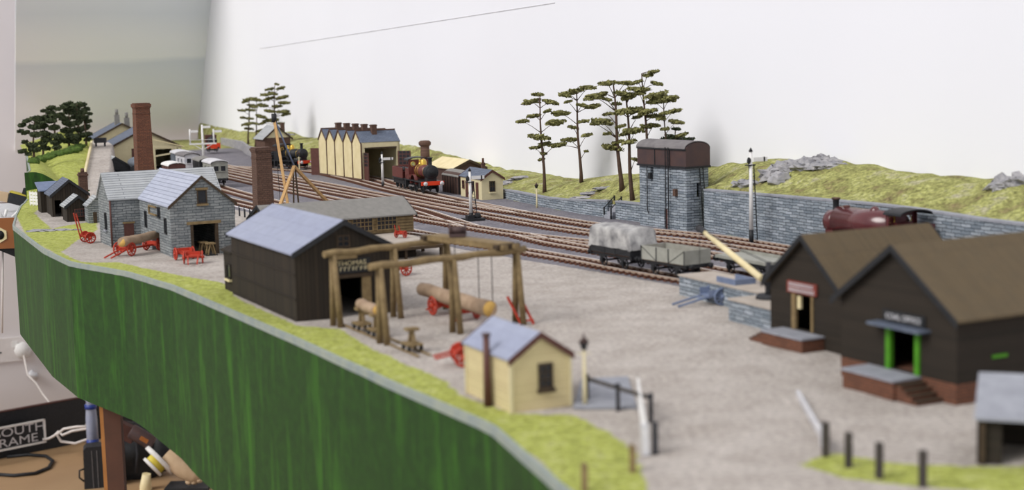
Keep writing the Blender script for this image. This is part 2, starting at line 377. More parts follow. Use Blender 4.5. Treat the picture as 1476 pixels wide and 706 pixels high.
def cover(p,q):
    t=0
    for pl in TURF:
        d=dist(pl,p,q); s=d if inside(pl,p,q) else -d
        t=max(t,sm(.5+s/1.6))
    pw=interp(PW,q); dry=0
    if p>pw-.3: t=0; dry=1
    if q>184 and p<interp(ROADC,q)-1.9: t,dry=1,0
    if q>255: dry=max(dry,sm((q-300)/30)) if p>interp(ROADC,q)+2 else dry
    if p>pw-.3: dry=1
    c=sm((p-interp(CINN,q))/1.2+.5)
    if q>184 and p<interp(ROADC,q)+2.5: c=0
    if q>330: c*=.5
    return (t*.95,dry*.95,c*.95)
def make_ground():
    qs=[20]
    while qs[-1]<QEND: qs.append(qs[-1]+(.4+max(0,qs[-1]-60)*.0055))
    qs[-1]=QEND; N=170; vs=[];fs=[];cs=[]
    for q in qs:
        e=interp(EDGE,q); pw=interp(PW,q)
        ts=[]
        for i in range(N+1):
            p=e+(PWALL-e)*i/N
            ts.append(p)
        # put a column right on each side of the retaining wall
        k=min(range(N+1),key=lambda i:abs(ts[i]-pw)); ts[k]=pw+.24; ts[min(N,k+1)]=pw+.27
        for p in ts:
            v=W(p,q,height(p,q)); vs.append(v); cs.append(cover(p,q))
    for j in range(len(qs)-1):
        for i in range(N):
            a=j*(N+1)+i; fs.append((a,a+1,a+N+2,a+N+1))
    mb=MB(); mb.add(vs,fs,True); o=mb.build('ground','ground')
    ca=o.data.color_attributes.new('cover','FLOAT_COLOR','POINT')
    for i,c in enumerate(cs): ca.data[i].color=(c[0],c[1],c[2],1)
    return structure(o)
make_ground()
def make_fascia():
    o=MB(); l=MB(); qs=[20+i*1.5 for i in range(int(235/1.5)+1)]; DT=[(60,14.6),(85,14.2),(106,13.6),(118,12.3),(130,11.7),(160,11.7)]
    top=[];
    for q in qs:
        p=interp(EDGE,q); z=max(height(p+.05,q),0); top.append((W(p,q),W(p+.5,q),z))
    vs=[];fs=[]
    for (a,b,z),q in zip(top,qs): D=interp(DT,q); vs+=[(a.x,a.y,-D),(a.x,a.y,z-.02),(b.x,b.y,z-.05),(b.x,b.y,-D)]
    for i in range(len(top)-1):
        for k in range(4): fs.append((4*i+k,4*i+(k+1)%4,4*i+4+(k+1)%4,4*i+4+k))
    o.add(vs,fs); ob=structure(o.build('trim_1','fascia'))
    # run UVs along the board
    uv=ob.data.uv_layers[0]; acc=[0]
    for i in range(1,len(top)): acc.append(acc[-1]+(top[i][0]-top[i-1][0]).length)
    for p in ob.data.polygons:
        for li in p.loop_indices:
            vi=ob.data.loops[li].vertex_index; uv.data[li].uv=(acc[vi//4],ob.data.vertices[vi].co.z)
    vs=[];fs=[]
    for (a,b,z) in top:
        d=(a-b).normalized()*.06; b2=a+(b-a).normalized()*.16; vs+=[(a.x+d.x,a.y+d.y,z-.35),(a.x+d.x,a.y+d.y,z+.05),(b2.x,b2.y,z+.07),(b2.x,b2.y,z-.3)]
    l.add(vs,[(4*i+k,4*i+(k+1)%4,4*i+4+(k+1)%4,4*i+4+k) for i in range(len(top)-1) for k in range(4)])
    structure(l.build('trim_2','fascia_edge'))
make_fascia()
eb=MB(); vs=[];n_=16
for i in range(n_+1):
    p=interp(EDGE,199.6)-.1+i*.5; z=max(.05,height(p,200.6))+.1; a=W(p,199.6); b=W(p,200.0)
    vs+=[(a.x,a.y,-1),(a.x,a.y,z),(b.x,b.y,z),(b.x,b.y,-1)]
eb.add(vs,[(4*i+k,4*i+(k+1)%4,4*i+4+(k+1)%4,4*i+4+k) for i in range(n_) for k in range(4)]); structure(eb.build('trim_6','fascia'))
# baseboard under the ground, so the layout has a thickness
bb=MB(); bp=[W(interp(EDGE,q)+.6,q)[:2] for q in range(20,250,10)]+[W(60,250)[:2],W(PWALL-.1,250)[:2],W(PWALL-.1,20)[:2]]
bb.slab([tuple(x) for x in bp][::-1],-1.4,-.9); structure(bb.build('trim_3','leg_side'))
# walls of the room
wr=MB(); a=W(PWALL,-60); b=W(PWALL,QEND); wr.prism([(0,-110),(4,-110),(4,150),(0,150)],-60,QEND+4)
o=structure(wr.build('wall_right','wall_white',loc=(W(PWALL,0).x,W(PWALL,0).y,0),rot=TH))
# painted end board, leaning a little where it meets the long wall
def on_right(px,py):
    d=GY(px,py,100)-Vector((0,0,CH)); n=Vector((math.cos(TH),math.sin(TH),0)); return Vector((0,0,CH))+d*(PWALL/d.dot(n))
c0=on_right(287,175); c1=on_right(304,0)
slope=(c1-c0)/(c1.z-c0.z)
ux=Vector((math.cos(TH),math.sin(TH),0))
lo=c0+slope*(-4-c0.z); hi=c0+slope*(60-c0.z)
E0=lo-ux*220; E1=hi-ux*220
wl=MB(); bk=Vector((-math.sin(TH),math.cos(TH),0))*.8
wl.add([lo,hi,E1,E0,lo+bk,hi+bk,E1+bk,E0+bk],[(0,1,2,3),(7,6,5,4),(0,4,5,1),(1,5,6,2),(2,6,7,3),(3,7,4,0)])
# keep the painted board only up to its beige end post
pe=(GY(20,150,352))
s_=((lo-pe).dot(ux)); E0=lo-ux*s_; E1=hi-ux*(s_+ (hi-lo).dot(ux))
wl=MB(); wl.add([lo,hi,E1,E0,lo+bk,hi+bk,E1+bk,E0+bk],[(0,1,2,3),(7,6,5,4),(0,4,5,1),(1,5,6,2),(2,6,7,3),(3,7,4,0)])
structure(wl.build('wall_back','painted_sky'))
# the plain room wall the board stands in front of, running down behind the desk
wf=MB(); wf.box(-420,PWALL+4,QEND+6,QEND+10,-110,150); structure(wf.build('wall_left','end_post',rot=TH))
fl=MB(); fl.box(-420,300,-140,500,-112,-108); structure(fl.build('floor','bounce_floor'))
# seam of the backdrop sheet on the long wall
sp0=on_right(375,70); sp1=on_right(800,4)
sm_=MB(); sm_.bar(sp0,sp1,.10,.10); structure(sm_.build('trim_4','dirty_white'))

# ------------------------------------------------------------------ retaining walls
def wall_run(name,pts,label,mat='tower_stone',th=.55,group=None,cope=True):
    """pts: (p,q,z_top)"""
    root=thing(name,label,'wall',W(pts[0][0],pts[0][1]),0,group); o=W(pts[0][0],pts[0][1])
    m=MB(); cp=MB(); vs=[]; cs=[]
    P=[W(p,q) for p,q,z in pts]
    for i,(p,q,z) in enumerate(pts):
        d=(P[min(i+1,len(P)-1)]-P[max(i-1,0)]).normalized(); n=Vector((-d.y,d.x,0))*th/2
        b=P[i]-o; vs+=[b-n+Vector((0,0,-.1)),b+n+Vector((0,0,-.1)),b+n+Vector((0,0,z)),b-n+Vector((0,0,z))]
        n2=n*1.15; cs+=[b-n2+Vector((0,0,z)),b+n2+Vector((0,0,z)),b+n2+Vector((0,0,z+.16)),b-n2+Vector((0,0,z+.16))]
    k=len(P); f=[(4*i+j,4*i+(j+1)%4,4*i+4+(j+1)%4,4*i+4+j) for i in range(k-1) for j in range(4)]+[(3,2,1,0),(4*k-4,4*k-3,4*k-2,4*k-1)]
    m.add(vs,f); m.build('masonry',mat,root)
    if cope: cp.add(cs,f); cp.build('coping','concrete',root)
    return root
r=wall_run('retaining_wall',[(72,30,4.0),(72,80,4.0),(72,88,4.2),(72,93,4.2),(72,117.2,3.75)],'tall grey slate retaining wall right of the square water tower',th=.6)
wall_run('retaining_wall',[(71.0,126.6,1.75),(70.6,132,1.7)],'low grey stone wall between the water tower and the railed steps')
wall_run('retaining_wall',[(70.5,133.5,1.65),(70.2,139,1.35),(70.2,143,1.15),(70.3,148,1.0),(71,158,1.0),(71.8,165,.8)],'low curving stone wall from the railed steps to the small cream hut')
wall_run('retaining_wall',[(69.8,245.5,.9),(69,254,1.4),(68.5,262,1.7),(71,285,1.8),(74.8,305,1.8),(77.3,334,1.5)],'grey embankment wall curving below the far grassy hill',mat='rock',cope=False)
st=thing('stone_steps','small flight of stone steps with black handrails in the low wall','steps',W(70.6,132.7),TH)
m=MB()
for k in range(5): m.box(-.9+.33*k,.9,-.65,.65,0,.34*(k+1))
m.build('step','concrete',st)['label']='grey flight of five treads'
for y in (-.75,.75):
    m=MB()
    for x,z in ((-.8,0),(.4,1.1)): m.bar((x,y,z),(x,y,z+1.15),.12)
    m.bar((-.8,y,1.05),(.4,y,2.15),.07); m.build('handrail','black',st)

# rocks
def outcrop(px,py,z,sx,sy,sz,n,label,seed,at=None):
    g=at or G(px,py,z); m=MB(); rnd=random.Random(seed)
    for i in range(n):
        x=rnd.uniform(-sx,sx); y=rnd.uniform(-sy,sy)
        pp,qq=toPQ(g.x+x,g.y+y); zz=height(pp,qq)-g.z
        s=rnd.uniform(.35,.9)
        if pp+s*1.9>PWALL or pp-s*1.5<interp(PW,qq)+.3 and pp>50: continue
        m.blob((x,y,zz+rnd.uniform(-.05,.2)*sz),s*1.3,s*.8,s*.55*sz,seed*50+i,.55,2.3,9,6)
    for i in range(len(m.smooth)): m.smooth[i]=False
    o=m.build('rock_outcrop','rock',loc=g); return tag(o,label,'rock')
outcrop(1165,247,5.6,3.2,1.5,1.2,44,'large craggy grey outcrop on the hill above the tall wall',1)
outcrop(1218,258,5.0,2.6,1.0,.8,26,'tumbled grey rocks lower right of the large craggy outcrop',2)
outcrop(1056,264,4.6,1.5,.6,.9,24,'grey rocks on the hillside beside the water tower',3)
outcrop(0,0,0,.8,.7,1.2,14,'grey boulder at the right end of the grassy hill',4,at=W(77.8,84.2,height(77.8,84.2)))
outcrop(845,278,1.9,2.0,.9,.4,14,'flat pale rocks in the grass between the pines',5)
outcrop(742,263,1.2,1.2,.8,.4,9,'pale rocks in the grass behind the small cream hut',6)
outcrop(432,203,2.4,4.2,1.5,.9,26,'pale rocky bank behind the black locomotive',7)
outcrop(82,332,0,2.3,.7,.25,16,'flat slabs of grey rock in the turf left of the mill',8)
outcrop(600,222,2.0,2.0,1.0,.4,10,'small pale rocks on the hill right of the engine shed',9)

# ================================================================== TRACK
def smooth_poly(pts,step):
    P=[W(p,q) for q,p in pts]; out=[]; ext=[P[0]*2-P[1]]+P+[P[-1]*2-P[-2]]
    for i in range(1,len(ext)-2):
        a,b,c,d=ext[i-1:i+3]; n=max(2,int((c-b).length/step))
        for k in range(n):
            t=k/n; out.append(.5*((2*b)+(c-a)*t+(2*a-5*b+4*c-d)*t*t+(3*b-a-3*c+d)*t**3))
    out.append(P[-1]); return out
TR={}
sleeper_mesh=None
def track(key,pts,label):
    global sleeper_mesh
    line=smooth_poly(pts,.5); TR[key]=line; o=line[0]
    root=thing('railway_track',label,'railway track',o)
    for s in (-1,1):
        vs=[];k=len(line)
        for i,c in enumerate(line):
            d=(line[min(i+1,k-1)]-line[max(i-1,0)]).normalized(); n=Vector((-d.y,d.x,0)); c2=c-o+n*s*.74
            for w_,z in ((-.08,.12),(.08,.12),(.075,.29),(-.075,.29)): vs.append(c2+n*w_+Vector((0,0,z)))
        f=[(4*i+j,4*i+(j+1)%4,4*i+4+(j+1)%4,4*i+4+j) for i in range(k-1) for j in range(4)]
        ob=MB().add(vs,f).build('rail','rail_rust',root); ob.data.materials.append(M['rail'])
        for p in ob.data.polygons:
            if p.normal.z>.8: p.material_index=1
    # sleepers every .78 m
    pos=[];acc=0;nxt=.3
    for i in range(len(line)-1):
        L=(line[i+1]-line[i]).length
        while acc+L>nxt:
            t=(nxt-acc)/L; c=line[i].lerp(line[i+1],t); d=line[i+1]-line[i]; pos.append((c-o,math.atan2(d.y,d.x))); nxt+=.78
        acc+=L
    if sleeper_mesh is None:
        m=MB(); m.box(-.14,.14,-1.3,1.3,.0,.13)
        for y in (-.74,.74): m.box(-.1,.1,y-.2,y-.1,.13,.2); m.box(-.1,.1,y+.1,y+.2,.13,.2)
        t_=m.build('sleeper','sleeper'); sleeper_mesh=t_.data; bpy.data.objects.remove(t_)
    for c,a in pos[:98]:
        s=bpy.data.objects.new('sleeper',sleeper_mesh); COL.objects.link(s); s.parent=root; s.location=c; s.rotation_euler=(0,0,a)
    if len(pos)>98:
        m=MB()
        for c,a in pos[98:]:
            m.box(-.14,.14,-1.3,1.3,0,.13,mat=Matrix.Translation(c)@Matrix.Rotation(a,4,'Z'))
        s=m.build('far_sleepers','sleeper',root); s['kind']='stuff'
T1=[(72,69.9),(95,69.8),(105,69.5),(112,69.0),(120,66.9),(127,65.4),(141,64.7),(160,65.0),(176,65.8),(190,67.3),(200,68.6),(232,69.3),(250,66)]
T2=[(72,66.3),(95,66.6),(106,66.0),(113,64.6),(121,62.1),(133,61.0),(150,60.4),(166,60.2),(202,59.6),(235,58.5),(252,58.5)]
T3=[(72,62.2),(90,62.9),(101,62.5),(107,61.2),(114,58.7),(123,56.1),(133,54.8),(144,53.8),(160,53.4),(180,53.2),(205,52.6),(244,52.4)]
T3b=[(133,54.9),(142,55.8),(155,57.0),(172,57.0),(202,56.0),(240,55.5)]
T4=[(72,59.0),(90,58.2),(102,57.3),(110,56.3),(117,55.7),(123,55.9)]
T5=[(74,56.4),(80,55.3),(89,53.95),(98,52.75),(104,52.3),(112,51.2),(122,49.8),(131,48.6),(155,46.9),(183,46.2),(205,46.5),(236,48)]
T6=[(118,50.4),(126,48.4),(134,46.6),(150,44.3),(183,42.4),(220,42.6),(250,46)]
T7=[(141,64.7),(150,64.0),(165,63.4),(185,64.2),(200,65.4),(220,66.5),(228,65.8),(236,63),(250,57.5)]
track('T1',T1,'track nearest the tall retaining wall and the red tank engine')
track('T2',T2,'second track out from the tall retaining wall, behind the mid-yard signal')
track('T3',T3,'third track from the tall retaining wall, through the middle of the yard')
track('T4',T4,'short siding ending behind the open wagon, fourth from the retaining wall')
track('T5',T5,'track under the sheeted wagon beside the stone yard')
track('T3b',T3b,'loop track branching off in front of the saw-toothed engine shed')
track('T6',T6,'siding running behind the brick chimneys to the grey brake van')
track('T7',T7,'track leading into the open doors of the saw-toothed engine shed')
def at_q(key,q):
    line=TR[key]; best=min(range(1,len(line)-1),key=lambda i:abs(toPQ(line[i].x,line[i].y)[1]-q))
    d=line[best+1]-line[best-1]; return Vector((line[best].x,line[best].y,.29)),math.atan2(d.y,d.x)

# ================================================================== BUILDINGS
def panel(m,u0,u1,z0,z1,t0,t1,face,holes=()):
    us=sorted({u0,u1}|{h[0] for h in holes}|{h[1] for h in holes}); zs=sorted({z0,z1}|{h[2] for h in holes}|{h[3] for h in holes})
    for a,b in zip(us,us[1:]):
        run=None
        for c,d in zip(zs,zs[1:]):
            solid=not any(h[0]<=a+1e-6 and b<=h[1]+1e-6 and h[2]<=c+1e-6 and d<=h[3]+1e-6 for h in holes)
            if solid: run=(run[0],d) if run else (c,d)
            if (not solid or d==zs[-1]) and run:
                if face=='x': m.box(t0,t1,a,b,run[0],run[1])
                else: m.box(a,b,t0,t1,run[0],run[1])
                run=None
def gabled(root,w,d,h,rise,wall,roof,oh=.25,oy=.25,t=.3,tr=.12,front=(),left=(),right=(),back=(),z0=0,trim='dark_timber',ridge_cap=None,corner=None):
    m=MB()
    panel(m,0,w,z0,h,0,t,'y',front); panel(m,0,w,z0,h,d-t,d,'y',back)
    panel(m,t,d-t,z0,h,0,t,'x',left); panel(m,t,d-t,z0,h,w-t,w,'x',right)
    for y in (0,d-t): m.prism([(0,h),(w,h),(w/2,h+rise)],y,y+t)
    m.build('wall',wall,root)
    s=rise/(w/2); r=MB()
    L=[(-oh,h-s*oh),(w/2,h+rise),(w/2,h+rise+tr),(-oh,h-s*oh+tr)]
    r.prism([(x,z) for x,z in L],-oy,d+oy); r.prism([(w-x,z) for x,z in L][::-1],-oy,d+oy)
    r.build('roof',roof,root)
    if trim:
        for y in (-oy-.05,d+oy):
            b=MB()
            for f in (1,-1):
                pl=[(-oh-.03,h-s*oh-.22),(w/2,h+rise-.2),(w/2,h+rise+tr+.02),(-oh-.03,h-s*oh+tr+.02)]
                pl=[(x if f==1 else w-x,z) for x,z in pl]
                b.prism(pl if f==1 else pl[::-1],y,y+.05)
            b.build('bargeboard',trim,root)
    if corner:
        for x in (0,w):
            for y in (0,d):
                if (x,y)!=(w,d): MB().box(x-.07,x+.07,y-.07,y+.07,z0,h).build('corner_board',corner,root)
    if ridge_cap:
        MB().prism([(w/2-.18,h+rise+tr-.1),(w/2,h+rise+tr+.08),(w/2+.18,h+rise+tr-.1)],-oy,d+oy).build('ridge_cap',ridge_cap,root)
    return root
def window(root,face,at,u0,u1,z0,z1,out,frame='dark_timber',cols=2,rws=2,sill=None,name='window',pane='glass'):
    """a framed window standing a little proud of a wall; face 'x' or 'y', at = wall plane, out = outward sign"""
    f=MB(); g=MB(); b=.09
    def bx(m,a,c,e,h,t0,t1):
        t0,t1=at+out*t0,at+out*t1
        if face=='x': m.box(t0,t1,a,c,e,h)
        else: m.box(a,c,t0,t1,e,h)
    bx(g,u0,u1,z0,z1,-.02,.02)
    bx(f,u0-b,u1+b,z1,z1+b,-.02,.1); bx(f,u0-b,u1+b,z0-b,z0,-.02,.14); bx(f,u0-b,u0,z0,z1,-.02,.1); bx(f,u1,u1+b,z0,z1,-.02,.1)
    for k in range(1,cols): x=u0+(u1-u0)*k/cols; bx(f,x-.03,x+.03,z0,z1,0,.06)
    for k in range(1,rws): z=z0+(z1-z0)*k/rws; bx(f,u0,u1,z-.03,z+.03,0,.06)
    o=f.build(name,frame,root); g.build('pane',pane,o)
    if sill:
        s=MB(); bx(s,u0-.15,u1+.15,z0-.25,z0-b,-.02,.22); s.build('sill',sill,o)
    return o

# --- big black shed with the lilac slate roof
th=R(26.3); r=thing('timber_shed','big black boarded shed with blue-grey roof beside the timber gantry','shed',(-13.57,91.42,0),th)
gabled(r,6.5,14.28,4.35,1.75,'tarred','slate_blue',.25,.3,front=[(2.7,4.4,0,2.5)],trim='black')
# boarding laid over battens along the side
m=MB()
for z in (.0,1.35,2.9): m.box(-.06,0,0,14.28,z+.02,z+.12)
m.build('batten','tarred_brown',r)['label']='brown horizontal battens'
m=MB(); m.box(4.4,5.0,-.08,0,0,2.6); m.build('door_post','lumber',r)['label']='bare timber door post'
MB().box(2.4,5.1,-.12,0,2.5,2.72).build('lintel','dark_timber',r)
MB().box(2.5,4.0,-.4,-.1,3.75,3.95).build('beam','lumber',r)['label']='short pale beam above the lettering'
window(r,'y',0,2.9,3.6,4.55,5.15,-1,'dark_timber',2,2)
MB().box(2.6,5.0,-.06,0,2.8,3.7).build('name_board','black',r)
text('THOMAS',.42,'cream_pale',r,(3.75,-.08,3.42),(PI/2,0,0),sx=1.15)
m=MB(); x=2.95
rnd=random.Random(5)
while x<4.6:
    wd=rnd.uniform(.12,.2); m.box(x,x+.05,-.09,-.06,2.95,3.2); m.box(x,x+wd,-.09,-.06,3.15,3.2)
    if rnd.random()<.6: m.box(x,x+wd,-.09,-.06,3.04,3.09)
    x+=wd+.1
m.build('lettering','cream',r)['label']='worn second line of pale letters'
# lean-to on its far end
m=MB(); panel(m,14.4,17.0,0,2.9,.15,.4,'x',[(15.2,16.1,1.0,1.9)]); panel(m,.15,4,0,2.9,16.8,17.0,'y'); m.box(3.8,4,14.4,17,0,2.9)
m.build('lean_to_wall','tarred_brown',r); m=MB(); m.prism([(0,2.8),(4.2,2.8+1.3),(4.2,4.25),(0,2.95)],14.58,17.2); m.build('lean_to_roof','tarred',r)
window(r,'x',.15,15.2,16.1,1.0,1.9,-1,'tarred_brown',1,1,sill='cream_pale')

# --- cream boarded hut in front
th=R(25.2); r=thing('weighbridge_hut','cream boarded hut with lilac roof and tall rusty stovepipe','hut',(-.21,65.15,0),th)
gabled(r,2.98,4.98,2.5,1.02,'cream_board','slate_blue',.14,.14,t=.15,tr=.08,trim='maroon',corner='cream')
window(r,'y',0,1.45,2.0,1.05,2.05,-1,'dark_timber',2,3,sill='dark_timber')
m=MB(); m.tube([(-.28,1.95,0),(-.28,1.95,1.7),(-.28,1.95,3.3)],[.2,.17,.15],12); m.build('stovepipe','maroon',r)['label']='rusty brown stovepipe'
m=MB(); m.lathe([(.17,3.25),(.22,3.3),(.2,3.4),(.12,3.42)],(-.28,1.95,0),12); m.build('pipe_cap','tank_iron',kids(r)[-1])
MB().box(.9,1.0,1.5,1.6,2.4,2.5).build('chimney_flashing','dirty_white',r)

# --- small cream hut by the railway
th=R(22.1); r=thing('platelayers_hut','small cream hut with grey roof and brown trim beside the tracks','hut',(-3.4,174.89,0),th)
gabled(r,2.71,7.21,2.55,.9,'cream','slate_dark',.18,.15,t=.2,tr=.08,trim='maroon')
window(r,'y',0,1.05,1.6,1.0,2.1,-1,'dark_timber',2,2,sill='cream')
window(r,'x',0,2.6,3.2,1.0,2.0,-1,'maroon',1,2); window(r,'x',0,5.9,6.4,1.1,1.9,-1,'maroon',1,2)
for y in (1.1,4.6):
    o=MB().box(-.08,.02,y,y+.75,0,2.0).build('door','maroon',r)
    MB().box(-.12,-.06,y+.6,y+.66,.95,1.05).build('handle','brass',o)
m=MB(); m.box(1.9,2.3,4.6,5.0,2.6,4.1); m.box(1.85,2.35,4.55,5.05,3.9,4.0); m.build('chimney','brick',r)
m=MB(); m.lathe([(.13,4.1),(.16,4.15),(.13,4.6),(.15,4.65)],(2.1,4.8,0),10); m.build('chimney_pot','orange_brick',kids(r)[-1])

# --- brown van body and long cream shed behind it
def arc_roof(w,z,rise,n=9,tr=.1,oh=.1):
    pts=[]; 
    for k in range(n+1):
        t=-1+2*k/n; pts.append((w/2+t*(w/2+oh),z+rise*(1-t*t)))
    return pts+[(x,zz-tr) for x,zz in pts[::-1]]
g=G(655,284); r=thing('van_body','grounded brown van body with curved roof beside the small cream hut','van',(-6.4,183.2,0),R(22))
m=MB(); m.box(0,2.6,0,6.0,0,2.2); m.prism([(0,2.2),(2.6,2.2)]+[(1.3+1.3*math.cos(R(a)),2.2+.62*math.sin(R(a))) for a in range(15,180,15)],0,6.0); m.build('body','van_brown',r)
m=MB(); m.prism(arc_roof(2.6,2.25,.66)[::-1],-.12,6.12); m.build('roof','felt_roof',r)
m=MB()
for y in (.05,.95,2,3,4,5,5.9): m.box(-.05,0,y,y+.08,0,2.2)
for x in (.0,.9,1.6,2.5): m.box(x,x+.09,-.05,0,0,2.3)
m.build('framing','black',r)
r=thing('store_shed','long low shed with cream roof behind the maroon engine','shed',(-7.5,198,0),R(24))
gabled(r,4.4,9.5,2.3,1.0,'van_brown','cream_pale',.3,.3,t=.25,trim='dark_timber')
window(r,'y',0,1.5,2.4,.8,1.7,-1)
def chimney(name,label,x,y,rot,w,h,top,mat='brick',flare=.7,base=None):
    r=thing(name,label,'chimney',(x,y,0),rot); m=MB(); a=w/2; b=a*flare
    m.add([(-a,-a,0),(a,-a,0),(a,a,0),(-a,a,0),(-b,-b,h),(b,-b,h),(b,b,h),(-b,b,h)],[(0,3,2,1),(4,5,6,7),(0,1,5,4),(1,2,6,5),(2,3,7,6),(3,0,4,7)])
    m.build('shaft',mat,r); m=MB(); m.box(-b-.07,b+.07,-b-.07,b+.07,h-.15,h); m.box(-b-.14,b+.14,-b-.14,b+.14,h,h+top); m.box(-b-.03,b+.03,-b-.03,b+.03,h+top,h+.12+top)
    m.box(-b-.06,b+.06,-b-.06,b+.06,h-.8,h-.72)
    m.build('crown',mat,r); return r
c=W(67.6,158) 
chimney('factory_chimney','tall tapering brick chimney rising behind the stone mill',-43.6,176.5,R(27),2.1,12.0,.35,'orange_brick',.8)
chimney('factory_chimney','stout square red brick chimney behind the black shed',-24.9,148.5,R(27),1.75,7.9,.2,'brick',.9)
r=thing('boiler_chimney','round brick chimney behind the maroon engine','chimney',(-11.9,208.5,0),0)
m=MB(); m.box(-.75,.75,-.75,.75,0,2.2); m.lathe([(.68,2.2),(.62,4.9)],n=14); m.build('shaft','brick',r); m=MB(); m.lathe([(.62,4.85),(.85,5.05),(.88,5.4),(.7,5.6),(.6,5.65)],n=14); m.build('crown','brick',r)

# --- stone mill, two ranges
th=R(27); 
r=thing('stone_mill','grey stone mill with L-shaped slate roof and wide gable doorway','building',(-29.30,126.63,0),th)
w,d,h,rise=5.7,12.2,4.42,2.35
m=MB(); panel(m,0,w,0,h,0,.35,'y',[(1.7,4.15,0,2.7)]); panel(m,.35,d,0,h,0,.35,'x',[(4.2,6.9,0,1.75)]); panel(m,.35,d,0,h,w-.35,w,'x'); m.prism([(0,h),(w,h),(w/2,h+rise)],0,.35)
m.build('wall','mill_stone',r)
s=rise/(w/2); m=MB(); L=[(-.15,h-s*.15),(w/2,h+rise),(w/2,h+rise+.12),(-.15,h-s*.15+.12)]
m.prism(L,-.15,d+2.2); m.prism([(w-x,z) for x,z in L][::-1],-.15,d+2.2); m.build('roof','slate_lilac',r)
m=MB()
for f in (1,-1):
    pl=[(-.2,h-s*.2-.15),(w/2,h+rise-.12),(w/2,h+rise+.15),(-.2,h-s*.2+.14)]; pl=[(x if f==1 else w-x,z) for x,z in pl]; m.prism(pl if f==1 else pl[::-1],-.22,-.14)
m.build('bargeboard','dark_timber',r)
m=MB(); m.box(1.4,4.4,-.08,.1,2.7,2.95); m.build('lintel','lumber',r)
MB().box(1.7,1.95,-.05,.3,0,2.7).build('door_post','dark_timber',r); MB().box(3.9,4.15,-.05,.3,0,2.7).build('door_post','dark_timber',r)
window(r,'y',0,2.5,3.2,4.55,5.6,-1,'dark_timber',1,1,sill='lumber'); MB().box(2.3,3.4,-.1,0,5.65,5.85).build('lintel','lumber',r)
window(r,'x',0,1.4,1.9,2.0,3.2,-1,'black',1,1); window(r,'x',0,8.6,9.1,2.0,3.3,-1,'black',1,1); window(r,'x',0,3.5,4.1,3.2,4.0,-1,'black',1,1)
m=MB(); m.bar((-.1,4.6,3.3),(-.1,7.2,3.3),.14); m.bar((-.1,4.6,4.0),(-.1,7.2,4.0),.14); m.bar((-.1,7.2,3.3),(-.1,7.2,4.0),.14); m.build('hoist_frame','lumber',r)
# the rear range, ridge across
th2=th+PI/2; C=Vector((-36.85,135.46,0)); L2=10.4; org=C+Vector((math.cos(th),math.sin(th),0))*L2
b=bpy.data.objects.new('rear_range',None); COL.objects.link(b); b.parent=r
b.matrix_parent_inverse=Matrix.Identity(4)
inv=Matrix.Rotation(-th,4,'Z')@Matrix.Translation(-Vector((-29.30,126.63,0)))
lp=inv@org; b.location=lp; b.rotation_euler=(0,0,PI/2)
# local x runs back from the yard, local y runs left along the front
W2,H2,R2=4.9,4.5,2.15
m=MB(); panel(m,0,L2,0,H2,0,.35,'x',[]); panel(m,0,L2,0,H2,W2-.35,W2,'x'); panel(m,.35,W2-.35,0,H2,0,.35,'y'); panel(m,.35,W2-.35,0,H2,L2-.35,L2,'y')
for y in (0,L2-.35): m.prism([(0,H2),(W2,H2),(W2/2,H2+R2)],y,y+.35)
m.build('wall','mill_stone',b); m=MB(); s=R2/(W2/2); L=[(-.2,H2-s*.2),(W2/2,H2+R2),(W2/2,H2+R2+.12),(-.2,H2-s*.2+.12)]
m.prism(L,-.15,L2+.15); m.prism([(W2-x,z) for x,z in L][::-1],-.15,L2+.15); m.build('roof','slate',b)
o=MB().box(-.06,.02,L2-2.1,L2-1.2,0,2.1).build('door','maroon',b)
o=MB().box(-.1,.02,L2-2.2,L2-1.1,2.1,2.25).build('lintel','lumber',b)
window(b,'x',0,L2-4.3,L2-3.1,1.9,3.2,-1,'lumber',1,2,sill='concrete')
window(b,'y',L2,1.6,2.1,1.6,3.0,1,'black',1,1,sill='concrete')
MB().tube([(-.1,L2-.02,0),(-.1,L2-.02,H2-.1)],.09,8).build('drainpipe','maroon',b)
MB().tube([(-.1,.02-.1,0),(-.1,-.08,H2-.1)],.07,8).build('drainpipe','maroon',b)

